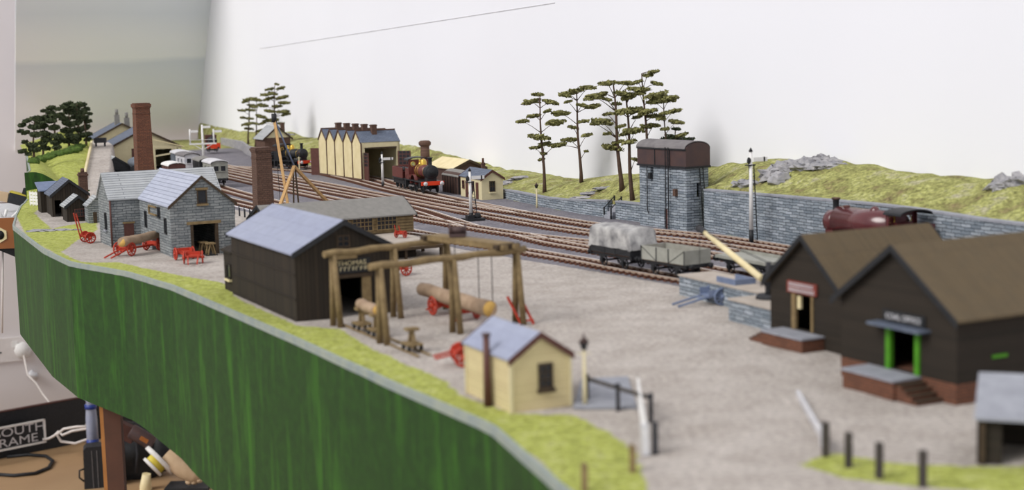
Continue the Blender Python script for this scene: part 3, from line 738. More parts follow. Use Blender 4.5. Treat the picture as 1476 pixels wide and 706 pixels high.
# --- saw-toothed engine shed
th=R(27); r=thing('engine_shed','cream engine shed with five saw-toothed side gables and open doors','building',(-20.99,209.9,0),th)
w,D,h,pk=5.9,17.74,5.4,7.0; n=5; bay=D/n
m=MB(); m.box(w-.3,w,0,D,0,h); m.prism([(0,4.75),(w,4.75),(w,h+.1),(0,h+.1)],0,.25); m.box(0,.5,0,.25,0,4.8); m.box(w-.5,w,0,.25,0,4.8); m.box(0,.5,D-.25,D,0,h); m.box(w-.5,w,D-.25,D,0,h); m.box(.5,w-.5,D-.25,D,0,h)  # last box closes the unseen back end, added to darken the interior
m.build('wall','cream',r)
for k in range(n):
    y0=k*bay; m=MB()
    m.add([(0,y0+.1,.35),(0,y0+bay-.1,.35),(0,y0+bay-.1,h),(0,y0+bay*.55,pk),(0,y0+.1,h),(.3,y0+.1,.35),(.3,y0+bay-.1,.35),(.3,y0+bay-.1,h),(.3,y0+bay*.55,pk),(.3,y0+.1,h)],[(4,3,2,1,0),(5,6,7,8,9),(0,1,6,5),(1,2,7,6),(2,3,8,7),(3,4,9,8),(4,0,5,9)])
    m.build('side_panel','cream_pale',r)
    m=MB(); m.box(-.1,.05,y0-.09,y0+.12,0,h-.02); m.build('pilaster','brick',r)
    # each bay has its own ridge running across the shed
    m=MB(); ym=y0+bay*.55
    for (ya,yb) in ((y0,ym),(y0+bay,ym)):
        f=[(-.12,ya,h),(w+.1,ya,h),(w+.1,yb,pk),(-.12,yb,pk)]; b_=[(x,y,z+.12) for x,y,z in f]
        fc=[(0,3,2,1),(4,5,6,7),(0,1,5,4),(1,2,6,5),(2,3,7,6),(3,0,4,7)]
        m.add(f+b_,fc if ya<yb else [t[::-1] for t in fc])
    m.build('roof','slate_dark',r); MB().box(-.12,w+.1,ym-.12,ym+.12,pk+.05,pk+.22).build('ridge_tiles','brick',r)
    m=MB()
    m.bar((-.1,y0,h),(-.1,ym,pk+.05),.1,.16); m.bar((-.1,y0+bay,h),(-.1,ym,pk+.05),.1,.16); m.build('bargeboard','brick',r)
    m=MB(); m.box(2.2,2.95,ym-.75,ym+.05,h+.8,pk+.95); m.box(2.13,3.02,ym-.82,ym+.12,pk+.75,pk+.9); m.build('smoke_vent','brick',r)
MB().box(-.14,.1,-.1,D+.1,0,.35).build('plinth','brick',r)
MB().box(.5,w-.5,-.06,.0,4.6,4.78).build('lintel','dark_timber',r)
for x,a,lab in ((.35,R(-93),'left'),(w-.35,R(-38),'right')):
    o=bpy.data.objects.new('door',None); COL.objects.link(o); o.parent=r; o.location=(x,-.05,0); o.rotation_euler=(0,0,a)
    MB().box(0,1.9,-.06,.06,0,4.1).build('leaf','maroon',o)
    m=MB()
    for zz in (2.2,2.7,3.2,3.7):
        for xx in (.2,.75,1.3): m.box(xx,xx+.42,-.08,.08,zz,zz+.36)
    m.build('pane','glass',o)
for a in (0,):
    o=bpy.data.objects.new('door',None); COL.objects.link(o); o.parent=r; o.location=(.35,D+.05,0); o.rotation_euler=(0,0,R(125))
    MB().box(0,1.9,-.06,.06,0,4.1).build('leaf','maroon',o)

# --- water tower
th=R(30); r=thing('water_tower','square grey stone water tower with rusty iron tank on top','water tower',(16.24,136.26,0),th)
w,d=2.55,7.5; m=MB(); panel(m,0,d,0,5.85,0,.4,'x',[(3.0,3.5,0,1.9),(5.2,5.7,5.0,5.7)]); panel(m,.4,w-.4,0,5.85,0,.4,'y',[(1.2,1.65,3.1,4.4)]); m.box(0.4,w-.4,d-.4,d,0,5.85); m.box(w-.4,w,0,d,0,5.85); m.box(.4,w-.4,.4,d-.4,5.6,5.85)
m.build('masonry','tower_stone',r)
t=MB(); 
pr=[(-.12,5.85),(w+.12,5.85),(w+.12,7.55)]+[(w/2+(w/2+.12)*math.cos(R(a)),7.55+.62*math.sin(R(a))) for a in range(15,180,15)]+[(-.12,7.55)]
t.prism(pr,-.12,d+.15); tk=t.build('tank','tank_iron',r)
m=MB()
for y in (2.3,4.7): m.box(-.18,-.1,y,y+.1,5.85,7.55)
m.box(-.2,-.1,-.15,d+.18,5.8,5.98); m.box(-.2,-.1,-.15,d+.18,7.45,7.6); m.box(-.15,w+.15,-.2,-.12,5.8,5.98); m.build('rib','black',tk)
pts=[(-.2,7.5)]+[(w/2+(w/2+.2)*math.cos(R(a)),7.56+.68*math.sin(R(a))) for a in range(175,0,-15)]+[(w+.2,7.5)]
m=MB(); m.prism((pts+[(x,z+.08) for x,z in pts[::-1]]),-.05,d+.2); m.build('lid','tank_top',tk)
MB().box(.1,.35,3.0,3.5,0,1.9).build('door','maroon',r)
def ladder(parent,a,b,wid,dirv,mat='black',name='ladder',n=16):
    m=MB(); a=Vector(a); b=Vector(b); dv=Vector(dirv).normalized()*wid/2
    m.bar(a-dv,b-dv,.07); m.bar(a+dv,b+dv,.07)
    for k in range(1,n): p=a.lerp(b,k/n); m.bar(p-dv,p+dv,.045)
    return m.build(name,mat,parent)
ladder(r,(-.32,2.6,0),(-.32,2.6,7.7),.45,(0,1,0)); ladder(r,(1.9,-.3,.2),(1.5,-.3,5.9),.4,(1,0,0))
m=MB(); m.box(-.35,-.05,5.25,5.6,4.6,5.2); m.build('valve_box','black',r)
m=MB(); m.tube([(-.25,5.9,5.8),(-.25,5.9,1.6),(-.3,5.6,1.3)],.05,6); m.build('chain','black',r)
m=MB(); m.box(-.3,0,1.35,1.75,3.2,3.85); m.build('notice_box','brick',r)['label']='rust-red wall box'
for y in (.6,2.2):
    m=MB(); m.tube([(1.3,y,7.9)]+[(1.3+.05*math.sin(a),y+.35-.35*math.cos(a),8.2+.35*math.sin(a)) for a in [PI*k/8 for k in range(9)]]+[(1.3,y+.7,7.9)],.035,6)
    m.build('hand_hoop','black',r)

# --- long grey-roofed shed on the timber loading stage
th=R(27); c=Vector((-8.8,132.4,0)); r=thing('goods_shed','long low grey-roofed shed with barred windows behind the black shed','shed',c,th+PI/2)
# local x runs back, local y runs left
gabled(r,5.6,13.4,2.75,1.25,'felt_roof','felt_roof',.35,.2,t=.25,z0=1.1,trim='black')
for o in kids(r):
    if o.name.startswith('wall'): o.data.materials[0]=M['cream']; o.data.materials[0]=M['lumber']
for y in (1.7,4.0,6.3): window(r,'x',0,y,y+1.8,1.5,2.6,-1,'lumber',5,3)
m=MB()
for k in range(6): m.box(-.05,0,.1,13.3,1.15+.26*k,1.18+.26*k)
m.build('cladding_joint','dark_timber',r)
c2=Vector((-5.7,122.6,0)); r=thing('loading_stage','grey-topped timber loading stage on legs in front of the long shed','platform',c2,th+PI/2)
MB().box(0,16.5,-.2,13,.95,1.1).build('deck','yard_top',r)
m=MB()
for x in (0,):
    m.box(x-.05,x+.1,-.25,13,.75,.97)
m.box(0,16,-.28,-.18,.75,.97); m.build('edge_beam','dark_timber',r)
for x in (0.2,4,8,12):
    for y in (0,3.2,6.4,9.6): MB().box(x,x+.22,y,y+.22,0,.96).build('leg','dark_timber',r)
MB().box(1.2,10,2.0,12.5,0,.94).build('infill_wall','tarred_brown',r)

# --- dark barns on brick bases, right
def barn(label,L,th,w,d,h,rise,base,door,posts,**k):
    r=thing('merchants_store',label,'shed',(L[0],L[1],0),th-PI/2)
    if base: 
        MB().box(.0,w,0,d,0,base).build('brick_base','orange_brick',r)
    gabled(r,w,d,h,rise,'tarred_brown','barn_roof',.35,.35,t=.25,tr=.12,front=[door],z0=base,trim='black')
    return r
r=barn('near dark store with bright green doorposts on a red brick base',(16.0,71.4),R(27.1),7.83,15,4.0,2.75,.95,(3.55,5.3,1.0,3.1),None)
b1=r
m=MB(); m.box(3.3,3.62,-.12,.1,.97,3.05); m.build('door_post','green',r)['label']='bright green door post'
m=MB(); m.box(5.25,5.55,-.12,.1,.97,3.05); m.build('door_post','green',r)['label']='bright green door post'
m=MB(); m.box(2.7,6.2,-.75,-.0,3.05,3.17); m.build('canopy','slate_dark',r)
MB().box(3.1,5.9,-.1,-.02,3.2,3.75).build('name_board','black',r)
text('COAL OFFICE',.38,'dirty_white',r,(4.5,-.13,3.47),(PI/2,0,0))
MB().box(7.83,7.9,2.1,3.0,1.9,2.05).build('vent','green',r)['label']='small green slot in the side wall'
def steps_platform(label,parentframe,x0,x1,y0,z,steps,side,cat='platform'):
    loc,rot=parentframe
    r=thing('brick_platform',label,'platform',loc,rot)
    MB().box(x0,x1,y0,-.02,0,z-.1).build('brickwork','orange_brick',r); MB().box(x0-.05,x1+.05,y0-.08,-.02,z-.1,z).build('slab_top','concrete',r)
    n=steps; m=MB(); m2=MB()
    for k in range(n):
        zz=z*(n-k)/(n+1); a=.34*k; b_=.34*(k+1)
        if side>0: m.box(x1+a,x1+b_,y0+.15,-.02,0,zz-.04); m2.box(x1+a,x1+b_+.05,y0+.12,-.02,zz-.04,zz)
        else: m.box(x0-b_,x0-a,y0+.15,-.02,0,zz-.04); m2.box(x0-b_-.05,x0-a,y0+.12,-.02,zz-.04,zz)
    m.build('stair_brickwork','orange_brick',r); m2.build('tread','dark_timber' if side>0 else 'brick',r); return r
steps_platform('red brick platform with dark stair treads in front of the green doorposts',((16.0,71.4,0),R(-62.9)),2.1,5.6,-1.65,.95,4,1)
r=barn('farther dark store with a red and white signboard over its doorway',(14.4,81.9),R(27.1),6.2,8.4,3.42,2.6,0,(2.05,3.75,.85,2.75),None)
MB().box(1.95,2.3,-.08,.1,.85,2.8).build('door_post','lumber',r); MB().box(3.62,3.8,-.08,.1,.85,2.8).build('door_post','lumber',r)
m=MB(); m.box(2.45,2.7,-.05,.1,2.0,2.7); m.build('hanging_board','cream_pale',r)
MB().box(1.65,4.15,-.14,-.02,2.85,3.5).build('signboard','dull_red',r)
sb=kids(r)[-1]; m=MB(); rnd=random.Random(3)
for z in (3.22,2.93):
    x=1.85
    while x<3.9:
        wd=rnd.uniform(.09,.15); m.box(x,x+.05,-.17,-.14,z,z+.2); m.box(x,x+wd,-.17,-.14,z+.15,z+.2); m.box(x,x+wd,-.17,-.14,z,z+.05); x+=wd+.06
m.build('lettering','dirty_white',sb)['label']='two lines of small white letters'
steps_platform('red brick platform with grey top before the red-signed store',((14.4,81.9,0),R(-62.9)),1.2,4.7,-1.5,.8,4,-1)
m=MB(); m.box(4.7,4.95,-1.5,-.05,0,.8)
# --- low grey-roofed shelter bottom right
r=thing('coal_shelter','low dark shelter with pale lean-to roof in the bottom right corner','shed',(17.5,55.0,0),R(-20))
m=MB(); m.box(0,.15,0,3.2,0,1.75); m.box(0,7,3.05,3.2,0,2.6); m.box(0,.9,0,.12,0,1.75); m.box(3.8,7,0,.12,0,1.75); m.prism([(0,0),(0.1,0),(.1,2.1),(0,2.1)],1.5,3.1); m.build('wall','tarred_brown',r)
m=MB(); m.add([(-.1,-.35,1.75),(7.1,-.35,1.75),(7.1,3.4,2.75),(-.1,3.4,2.75),(-.1,-.35,1.85),(7.1,-.35,1.85),(7.1,3.4,2.85),(-.1,3.4,2.85)],[(0,3,2,1),(4,5,6,7),(0,1,5,4),(1,2,6,5),(2,3,7,6),(3,0,4,7)]); m.build('roof','concrete',r)
m=MB(); m.box(.1,.3,-.2,0,0,1.75); m.build('corner_post','dark_timber',r)

# --- small black huts far left
g=G(60,308); r=thing('black_hut','black boarded hut with bright blue roof at the far left','hut',(g.x,g.y,0),R(24))
m=MB(); m.box(0,3.2,0,3.2,0,2.7); m.build('wall','tarred',r); m=MB(); m.add([(-.2,-.2,2.6),(3.4,-.2,2.6),(3.4,3.4,3.4),(-.2,3.4,3.4),(-.2,-.2,2.72),(3.4,-.2,2.72),(3.4,3.4,3.52),(-.2,3.4,3.52)],[(0,3,2,1),(4,5,6,7),(0,1,5,4),(1,2,6,5),(2,3,7,6),(3,0,4,7)]); m.build('roof','blue_roof' if 'blue_roof' in M else 'blue_grey',r)
g=G(76,313); r=thing('black_hut','black boarded hut with steep grey roof between blue roof and mill','hut',(g.x,g.y,0),R(24))
gabled(r,4.0,5.0,2.5,1.6,'tarred','slate_dark',.2,.2,t=.2,front=[(.3,1.0,0,1.9)],trim='black')
g=G(97,320); r=thing('black_hut','smallest black hut with paned window at its front, beside the mill','hut',(g.x,g.y,0),R(24))
gabled(r,2.6,3.4,1.75,1.0,'tarred','slate',.25,.2,t=.15,trim='black'); window(r,'y',0,.9,2.0,.6,1.3,-1,'maroon',4,2)
g=G(128,322); r=thing('stone_outhouse','tiny pale stone outhouse tucked against the left side of the mill','shed',(g.x,g.y,0),R(24))
gabled(r,2.0,2.6,1.9,.9,'mill_stone','slate',.15,.15,t=.2,trim=None); MB().box(.5,.9,-.06,.05,0,1.2).build('door','dark_timber',r)
g=G(115,300); r=thing('brick_chimney_stack','short brick chimney behind the small black huts','chimney',(g.x,g.y+2,0),R(24)); m=MB(); m.box(-.5,.5,-.5,.5,0,4.2); m.box(-.6,.6,-.6,.6,3.8,4.0); m.build('stack','brick',r)
m=MB(); m.lathe([(.2,4.2),(.25,4.25),(.2,4.7)],n=10); m.build('pot','brick',r)

# --- station and surroundings at the far end
o=Vector((-66.4,247.5,0)); r=thing('station_building','cream station building with dark slate roof at the far end','building',o,R(22))
gabled(r,10.6,11,4.2,2.7,'cream','slate_dark',.6,.5,t=.3,trim='dark_timber',front=[(7.0,9.8,0,3.4)])
window(r,'y',0,3.3,6.4,1.2,3.6,-1,'maroon',1,1,pane='maroon'); window(r,'x',0,1.0,2.0,1.2,3.2,-1,'maroon',1,2)
m=MB(); m.box(5.9,6.8,2.5,3.4,6.2,8.3); m.box(5.8,6.9,2.4,3.5,8.0,8.2); m.build('chimney','felt_roof',r)
o=Vector((-74.5,268,0)); r=thing('station_house','farther grey-roofed station house with two thin chimneys','building',o,R(22))
gabled(r,9,9,5.0,2.3,'cream','slate_dark',.6,.6,t=.3,trim='dark_timber')
for x,y,hh in ((3.6,2,9.9),(5.6,4,9.2)): 
    m=MB(); m.box(x,x+.9,y,y+.9,6.0,hh-1); m.lathe([(.28,hh-1),(.3,hh)],(x+.45,y+.45,0),8); m.build('chimney','felt_roof',r)
r=thing('platform_canopy','ragged cream canopy on posts beside the station building','canopy',(-58.6,242.5,0),R(22))
m=MB()
for k in range(6): m.add([(0+k*.9,0,5.4-.24*k),(.9+k*.9,0,5.16-.24*k),(.9+k*.9,4,5.16-.24*k),(k*.9,4,5.4-.24*k),(k*.9,0,5.55-.24*k),(.9+k*.9,0,5.31-.24*k),(.9+k*.9,4,5.31-.24*k),(k*.9,4,5.55-.24*k)],[(0,3,2,1),(4,5,6,7),(0,1,5,4),(1,2,6,5),(2,3,7,6),(3,0,4,7)])
m.build('canopy_roof','cream_pale',r)
for x,y in ((.4,.3),(4.7,.3),(.4,3.5),(4.7,3.5)): MB().box(x,x+.28,y,y+.28,0,4.2).build('post','cream',r)
m=MB(); m.bar((.4,.4,2.6),(5.0,.4,3.2),.25); m.bar((.4,.4,4.2),(5.0,.4,4.0),.3); m.build('brace','cream',r)
r=thing('platform_edge','low pale platform below the station canopy','platform',W(55,272),R(114)); MB().box(-14,10,-3,2.5,0,1.0).build('slab','concrete',r)
g=G(165,250); r=thing('black_hut','tiny black lamp hut with pale roof before the station','hut',(-62.8,227,0),R(22))
gabled(r,4.6,4.6,1.9,1.5,'black','slate',.3,.2,t=.2,front=[(1.6,3.0,0,1.4)],trim='black')
m=MB(); m.box(1.9,2.7,-.1,.0,2.5,2.9); m.build('louvre','black',r)
o=tag(MB().box(-1.8,1.8,-.8,.8,0,.35).box(-1.6,-1.4,-.6,-.4,.35,.6).box(-1.4,1.4,-.6,.6,.35,.75).build('stacked_boards','dirty_white',loc=(-57.3,224.0,0)),'small pile of white boards before the tiny lamp hut','timber')

# ================================================================== RAILWAY VEHICLES  (x forward, z=0 at rail top)
def wheel(parent,x,y,r,mat='black',spokes=8,name='wheel',th=.12,rim=None):
    m=MB(); m.ring((x,y,r),r-.06,.06,20,5); m.lathe([(.12,-th/2),(.12,th/2)],(x,y,r),8,axis='y')
    for k in range(spokes):
        a=2*PI*k/spokes; m.bar((x,y,r),(x+(r-.05)*math.cos(a),y,r+(r-.05)*math.sin(a)),.06)
    return m.build(name,mat,parent)
def running_gear(r,L,wb,wr=.45,mat='black'):
    for x in (-wb/2,wb/2):
        MB().tube([(x,-.72,wr),(x,.72,wr)],.07,8).build('axle',mat,r)
        for y in (-.74,.74): wheel(r,x,y,wr,mat,6)
        for y in (-1,1):
            m=MB(); m.prism([(x-.28,.95),(x-.1,.3),(x+.1,.3),(x+.28,.95)],y*.95-.04,y*.95+.04); m.box(x-.16,x+.16,y*.98-.06,y*.98+.06,.35,.62); m.tube([(x-.5,y*.95,.85),(x,y*.97,.68),(x+.5,y*.95,.85)],.04,5); m.build('axle_guard',mat,r)
    m=MB(); 
    for y in (-.95,.95): m.box(-L/2,L/2,y-.06,y+.06,.85,1.08)
    m.build('solebar',mat,r)
    for x in (-L/2,L/2-.12): MB().box(x,x+.12,-1.1,1.1,.82,1.1).build('headstock',mat,r)
    for x,sx in ((-L/2,-1),(L/2,1)):
        for y in (-.86,.86): 
            m=MB(); m.tube([(x,y,.98),(x+sx*.4,y,.98)],.07,8); m.lathe([(.2,0),(.2,.06)] if sx>0 else [(.2,-.06),(.2,0)],(x+sx*.4,y,.98),12,axis='x'); m.build('buffer',mat,r)
    m=MB(); m.box(-.7,.7,-1.02,-.96,.42,.5); m.box(-.35,.35,-1.0,-.93,.25,.75); m.build('brake_gear',mat,r)
def open_wagon(label,key,q,L=4.9,h=1.0,mat='wagon_grey',flip=False,wb=2.75):
    p,a=at_q(key,q); r=thing('open_wagon',label,'wagon',p,a+(PI if flip else 0))
    running_gear(r,L,wb); z=1.1
    m=MB(); m.box(-L/2,L/2,-1.17,-1.07,z,z+h); m.box(-L/2,L/2,1.07,1.17,z,z+h); m.box(-L/2,-L/2+.1,-1.07,1.07,z,z+h); m.box(L/2-.1,L/2,-1.07,1.07,z,z+h); m.build('body_side',mat,r)
    MB().box(-L/2+.1,L/2-.1,-1.07,1.07,z-.05,z+.08).build('floor_board','wagon_floor',r)
    for y in (-1.2,1.17):
        m=MB()
        for x in (-L/2+.02,-.75,.65,L/2-.12): m.box(x,x+.1,y,y+.03,z-.05,z+h)
        m.bar((-L/2+.1,y+.015,z+h-.05),(-.75,y+.015,z+.02),.035,.03); m.bar((L/2-.1,y+.015,z+h-.05),(.75,y+.015,z+.02),.035,.03)
        m.build('ironwork','black',r)
    m=MB()
    for k in range(1,4): m.box(-L/2,L/2,-1.18,-1.165,z+h*k/4-.012,z+h*k/4+.012)
    m.build('plank_joint','black',r); return r
def tarp_load(parent_label,key,q,L,z0,hh,label):
    p,a=at_q(key,q); m=MB(); nx,ny=26,20; vs=[];fs=[]
    def prof(v):   # cross-section v 0..1 over the load
        return v
    for i in range(nx+1):
        x=-L/2+L*i/nx
        for j in range(ny+1):
            t=j/ny; ang=t*2-1
            y=1.22*max(-1,min(1,ang*1.75)); z=hh*(1-max(0,abs(ang)*1.75-1)/.75) 
            ridge=.18*(1-min(1,abs(y)/1.2)); endf=sm((L/2-abs(x))/.35)
            z=z0+(z+ridge)*(1 if 0<i<nx else .0 if False else 1)
            z-= (1-endf)*.25*hh
            if i in (0,nx): z=z0+ (z-z0)*.02 - .05
            z+=.07*noise.noise(Vector((x*2.2,y*2.2,3+t))); y+=.05*noise.noise(Vector((x*3,z*3,8)))*(1 if abs(ang)>.55 else 0)
            vs.append((x*(1.0 if 0<i<nx else 1.01),y,z))
    for i in range(nx):
        for j in range(ny): a_=i*(ny+1)+j; fs.append((a_,a_+ny+1,a_+ny+2,a_+1))
    m.add(vs,fs,True); o=m.build('wagon_sheet','tarp',loc=p,rot=a); tag(o,label,'tarpaulin'); return o
r=open_wagon('dark wagon carrying a tall grey sheeted load in the middle of the yard','T5',97.9,5.5,.5,'black')
tarp_load('', 'T5',97.9,5.6,1.58,1.5,'crumpled grey canvas sheet over the load of the dark wagon')
open_wagon('grey open wagon with rusty empty floor next to the stone dock','T5',91.6,5.1,1.0)
# buffer stop / low flat wagon on the next road
p,a=at_q('T4',88.5); r=thing('flat_wagon','long low grey flat wagon beyond the open wagon','wagon',p,a); running_gear(r,6.0,3.2); MB().box(-3,3,-1.15,1.15,1.08,1.3).box(-3,3,-1.18,-1.1,1.3,1.5).build('deck','wagon_grey',r)

def locomotive(name,label,key,q,flip,body,scale=1,tender=True,tank=False,L=6.4,cabroof='black',smoke='black',beam='bright_red',chimney='black',dome='brass',wheel_mat='black'):
    p,a=at_q(key,q); r=thing('steam_locomotive',label,'locomotive',p,a+(PI if flip else 0)); r.scale=(scale,)*3
    f=L/2
    MB().box(-f,f,-1.15,1.15,1.12,1.24).build('running_plate','black',r)
    m=MB()
    for y in (-.6,.6): m.box(-f+.1,f-.1,y-.05,y+.05,.5,1.15)
    m.build('frame','black',r)
    z=2.15; br=.66
    m=MB(); m.lathe([(br,-f+2.0),(br,f-1.0)],(0,0,z),22,axis='x'); m.build('boiler',body,r)
    m=MB()
    for x in (-f+2.7,-f+3.5,f-1.1): m.ring((x,0,z),br+.01,.025,22,4,axis='x')
    m.build('boiler_band','brass',r)
    m=MB(); m.lathe([(br+.05,f-1.0),(br+.07,f-.15),(br+.02,f-.1)],(0,0,z),22,axis='x'); m.box(-0+f-.95,f-.15,-.5,.5,1.2,z); m.build('smokebox',smoke,r)
    m=MB(); m.lathe([(br-.1,f-.12),(br-.14,f-.05)],(0,0,z),20,axis='x'); m.bar((f-.04,-.2,z),(f-.04,.2,z),.04); m.build('smokebox_door','black',kids(r)[-1])
    m=MB(); m.lathe([(.26,z+.6),(.19,z+.75),(.2,z+1.35),(.28,z+1.42),(.27,z+1.5)],(f-.6,0,0),14); m.build('chimney',chimney,r)
    if tank: MB().lathe([(.27,z+1.4),(.29,z+1.5),(.24,z+1.53)],(f-.6,0,0),14).build('chimney_cap','brick',kids(r)[-1])
    m=MB(); m.lathe([(.42,z+.5),(.32,z+.7),(.32,z+1.0),(.2,z+1.2),(.05,z+1.25)],(.35 if not tank else -.1,0,0),14); m.build('dome',dome,r)
    m=MB(); m.lathe([(.3,z+.55),(.2,z+.7),(.14,z+1.0),(.19,z+1.1)],(-f+2.5,0,0),12); m.build('safety_valve','brass',r)
    # firebox, cab
    MB().box(-f+1.5,-f+2.2,-.6,.6,1.24,z+.5).build('firebox',body,r)
    m=MB(); 
    for y in (-1.08,1.02): m.box(-f+.5,-f+1.9,y,y+.06,1.24,2.35); m.box(-f+1.65,-f+1.9,y,y+.06,2.35,3.25)
    panel(m,-1.08,1.08,1.24,3.25,-f+1.84,-f+1.9,'x',[(-.85,-.4,2.6,3.0),(.4,.85,2.6,3.0)])
    m.build('cab',body,r)
    m=MB()
    for y in (-.62,.62): m.ring((-f+1.93,y,2.8),.24,.04,16,5,axis='x')
    m.build('spectacle_rim','brass',r)
    m=MB(); rp=[]
    rp=[(1.2*math.sin(R(a_)),3.2+.3*math.cos(R(a_))) for a_ in range(-90,91,18)]
    pl=rp+[(x,zz-.07) for x,zz in rp[::-1]]
    vs=[(-f+.4,x,zz) for x,zz in pl]+[(-f+2.0,x,zz) for x,zz in pl]; n=len(pl)
    m.add(vs,[tuple(range(n)),tuple(range(2*n-1,n-1,-1))]+[(i,i+n,(i+1)%n+n,(i+1)%n) for i in range(n)]); m.build('cab_roof',cabroof,r)
    if tank:
        m=MB(); m.lathe([(.9,-f+2.0),(.9,f-1.1)],(0,0,z-.02),24,axis='x'); o=m.build('saddle_tank',body,r); o.location=(0,0,.15)
        m=MB(); m.lathe([(.2,z+.95),(.22,z+1.1),(.08,z+1.12)],(f-1.7,0,0),12); m.build('tank_filler','maroon',r)
        m=MB(); m.tube([(-f+2.1,-1.0,z+.25),(f-1.1,-1.0,z+.25)],.03,6); m.build('handrail','brass',r)
        MB().box(-f,-f+.55,-1.05,1.05,1.24,2.6).build('bunker',body,r)
    m=MB(); m.box(f,f+.12,-1.2,1.2,.85,1.25); m.build('buffer_beam',beam,r)
    for y in (-.86,.86):
        m=MB(); m.tube([(f+.1,y,1.05),(f+.45,y,1.05)],.09,8); m.lathe([(.22,0),(.22,.06)],(f+.45,y,1.05),14,axis='x'); m.build('buffer','dirty_white',r)
    xs=[(f-.9,.5,8),(-.1,.85,12),(-f+1.5,.85,12)] if not tank else [(f-1.3,.65,10),(0,.65,10),(-f+1.4,.65,10)]
    for x,rr,sp in xs:
        MB().tube([(x,-.72,rr),(x,.72,rr)],.09,8).build('axle','black',r)
        for y in (-.76,.76): wheel(r,x,y,rr,wheel_mat,sp)
        if rr>.6 and not tank:
            for y in (-.95,.95):
                m=MB(); pts=[(x+(rr+.12)*math.cos(R(t)),rr+(rr+.12)*math.sin(R(t))) for t in range(0,181,15)]; inn=[(x+(rr+.06)*math.cos(R(t)),rr+(rr+.06)*math.sin(R(t))) for t in range(180,-1,-15)]
                m.prism(pts+inn,y-.16,y+.16); m.build('splasher',body,r)
    for y in (-.95,.95): MB().bar((xs[1][0],y,.6),(xs[2][0],y,.6),.09,.14).build('coupling_rod','tank_top',r)
    m=MB(); m.box(-f+.5,-f+.8,-1.15,-.85,.35,1.12); m.box(f-1.6,f-1.0,-1.0,-.7,.5,1.1); m.build('cylinder_and_step','black',r)
    if tender:
        t=bpy.data.objects.new('tender',None); COL.objects.link(t); t.parent=r; t.location=(-f-2.4,0,0)
        MB().box(-2.1,2.1,-1.15,1.15,1.05,1.2).build('frame','black',t)
        m=MB(); m.box(-2.1,1.9,-1.1,-1.04,1.2,2.3); m.box(-2.1,1.9,1.04,1.1,1.2,2.3); m.box(-2.1,-2.04,-1.04,1.04,1.2,2.3); m.box(-2.04,1.6,-1.04,1.04,1.2,1.9); m.build('tank_side',body,t)
        m=MB(); 
        for i in range(14): m.blob((-.2+.9*math.sin(i*2.3),.6*math.cos(i*1.7),1.95),.4,.35,.25,i,.4,2,8,5)
        m.build('coal','black',t)
        for x in (-1.4,0,1.4):
            for y in (-.76,.76): wheel(t,x,y,.5,'black',8)
        m=MB(); m.box(-2.1,2.1,-.98,-.9,.55,1.05); m.box(-2.1,2.1,.9,.98,.55,1.05); m.build('outside_frame','black',t)
    return r
p7,_=at_q('T1',176)
locomotive('l','maroon steam locomotive with brass dome and red buffer beam outside the engine shed','T1',174.5,True,'loco_maroon',L=6.6,scale=1.22)
locomotive('l','black steam locomotive with brass dome standing behind the engine shed','T7',231.5,True,'black',L=6.2,tender=True,scale=1.15)
locomotive('l','crimson saddle tank engine in front of the tall retaining wall','T1',89.8,False,'crimson',tender=False,tank=True,scale=1.22,L=8.8,dome='crimson',cabroof='black',smoke='crimson')
locomotive('l','black engine with red buffer beam at the far station end','T1',246.5,True,'black',L=6,tender=False) if False else None
def van(label,x,y,rot,L,w,h,body,roof,cab=False,name='goods_van',gear=True):
    r=thing(name,label,'wagon',(x,y,.29),rot)
    if gear: running_gear(r,L,L*.55)
    m=MB(); m.box(-L/2,L/2,-w/2,w/2,1.08,h); 
    prof=[(-w/2,h)]+[(w/2*math.cos(R(a)),h+.38*math.sin(R(a))) for a in range(165,0,-15)]+[(w/2,h)]
    n=len(prof); m.add([(-L/2,a,b) for a,b in prof]+[(L/2,a,b) for a,b in prof],[tuple(range(n)),tuple(range(2*n-1,n-1,-1))])
    m.build('body',body,r)
    m=MB(); pr=[((w/2+.12)*math.cos(R(a)),h+.02+.42*math.sin(R(a))) for a in range(180,-1,-15)]; pl=pr+[(a,b+.09) for a,b in pr[::-1]]; n=len(pl)
    m.add([(-L/2-.2,a,b) for a,b in pl]+[(L/2+.2,a,b) for a,b in pl],[tuple(range(n)),tuple(range(2*n-1,n-1,-1))]+[(i,i+n,(i+1)%n+n,(i+1)%n) for i in range(n)]); m.build('roof',roof,r)
    if cab:
        for x_,o_ in ((-L/2,-1),(L/2,1)):
            for y_ in (-.8,.15): window(r,'x',x_,y_,y_+.65,2.1,2.8,o_,body,1,1)
        for y_,o_ in ((-w/2,-1),(w/2,1)):
            for x_ in (-1.8,.6): window(r,'y',y_,x_,x_+.8,2.1,2.7,o_,body,1,1)
    else:
        m=MB()
        for x_ in (-L/2+.05,-.7,.6,L/2-.15): m.box(x_,x_+.1,-w/2-.04,w/2+.04,1.08,h)
        m.build('framing',body,r)
    return r
p,a=at_q('T5',206); van('pale grey brake van with end windows behind the stone mill',p.x,p.y,a,6.4,2.3,3.1,'wagon_grey','dirty_white',True,'brake_van')
van('small van with rounded white roof and red-brown body behind the mill',-47.6,209.5,R(114),5,2.3,2.75,'maroon','white')
p,a=at_q('T5',214.5); van('long dark-roofed van just beyond the brake van',p.x,p.y,a,6,2.3,3.0,'black','felt_roof')
van('pale van with grey roof and yellow end near the bracket signal',-49.6,228,R(114),6.5,2.3,3.1,'dirty_white','tank_top',True)
def far_wagon(label,x,y,rot,L,sheet):
    r=thing('open_wagon',label,'wagon',(x,y,.29),rot); running_gear(r,L,L*.55)
    MB().box(-L/2,L/2,-1.15,1.15,1.05,1.95).build('body_side','black',r); return r
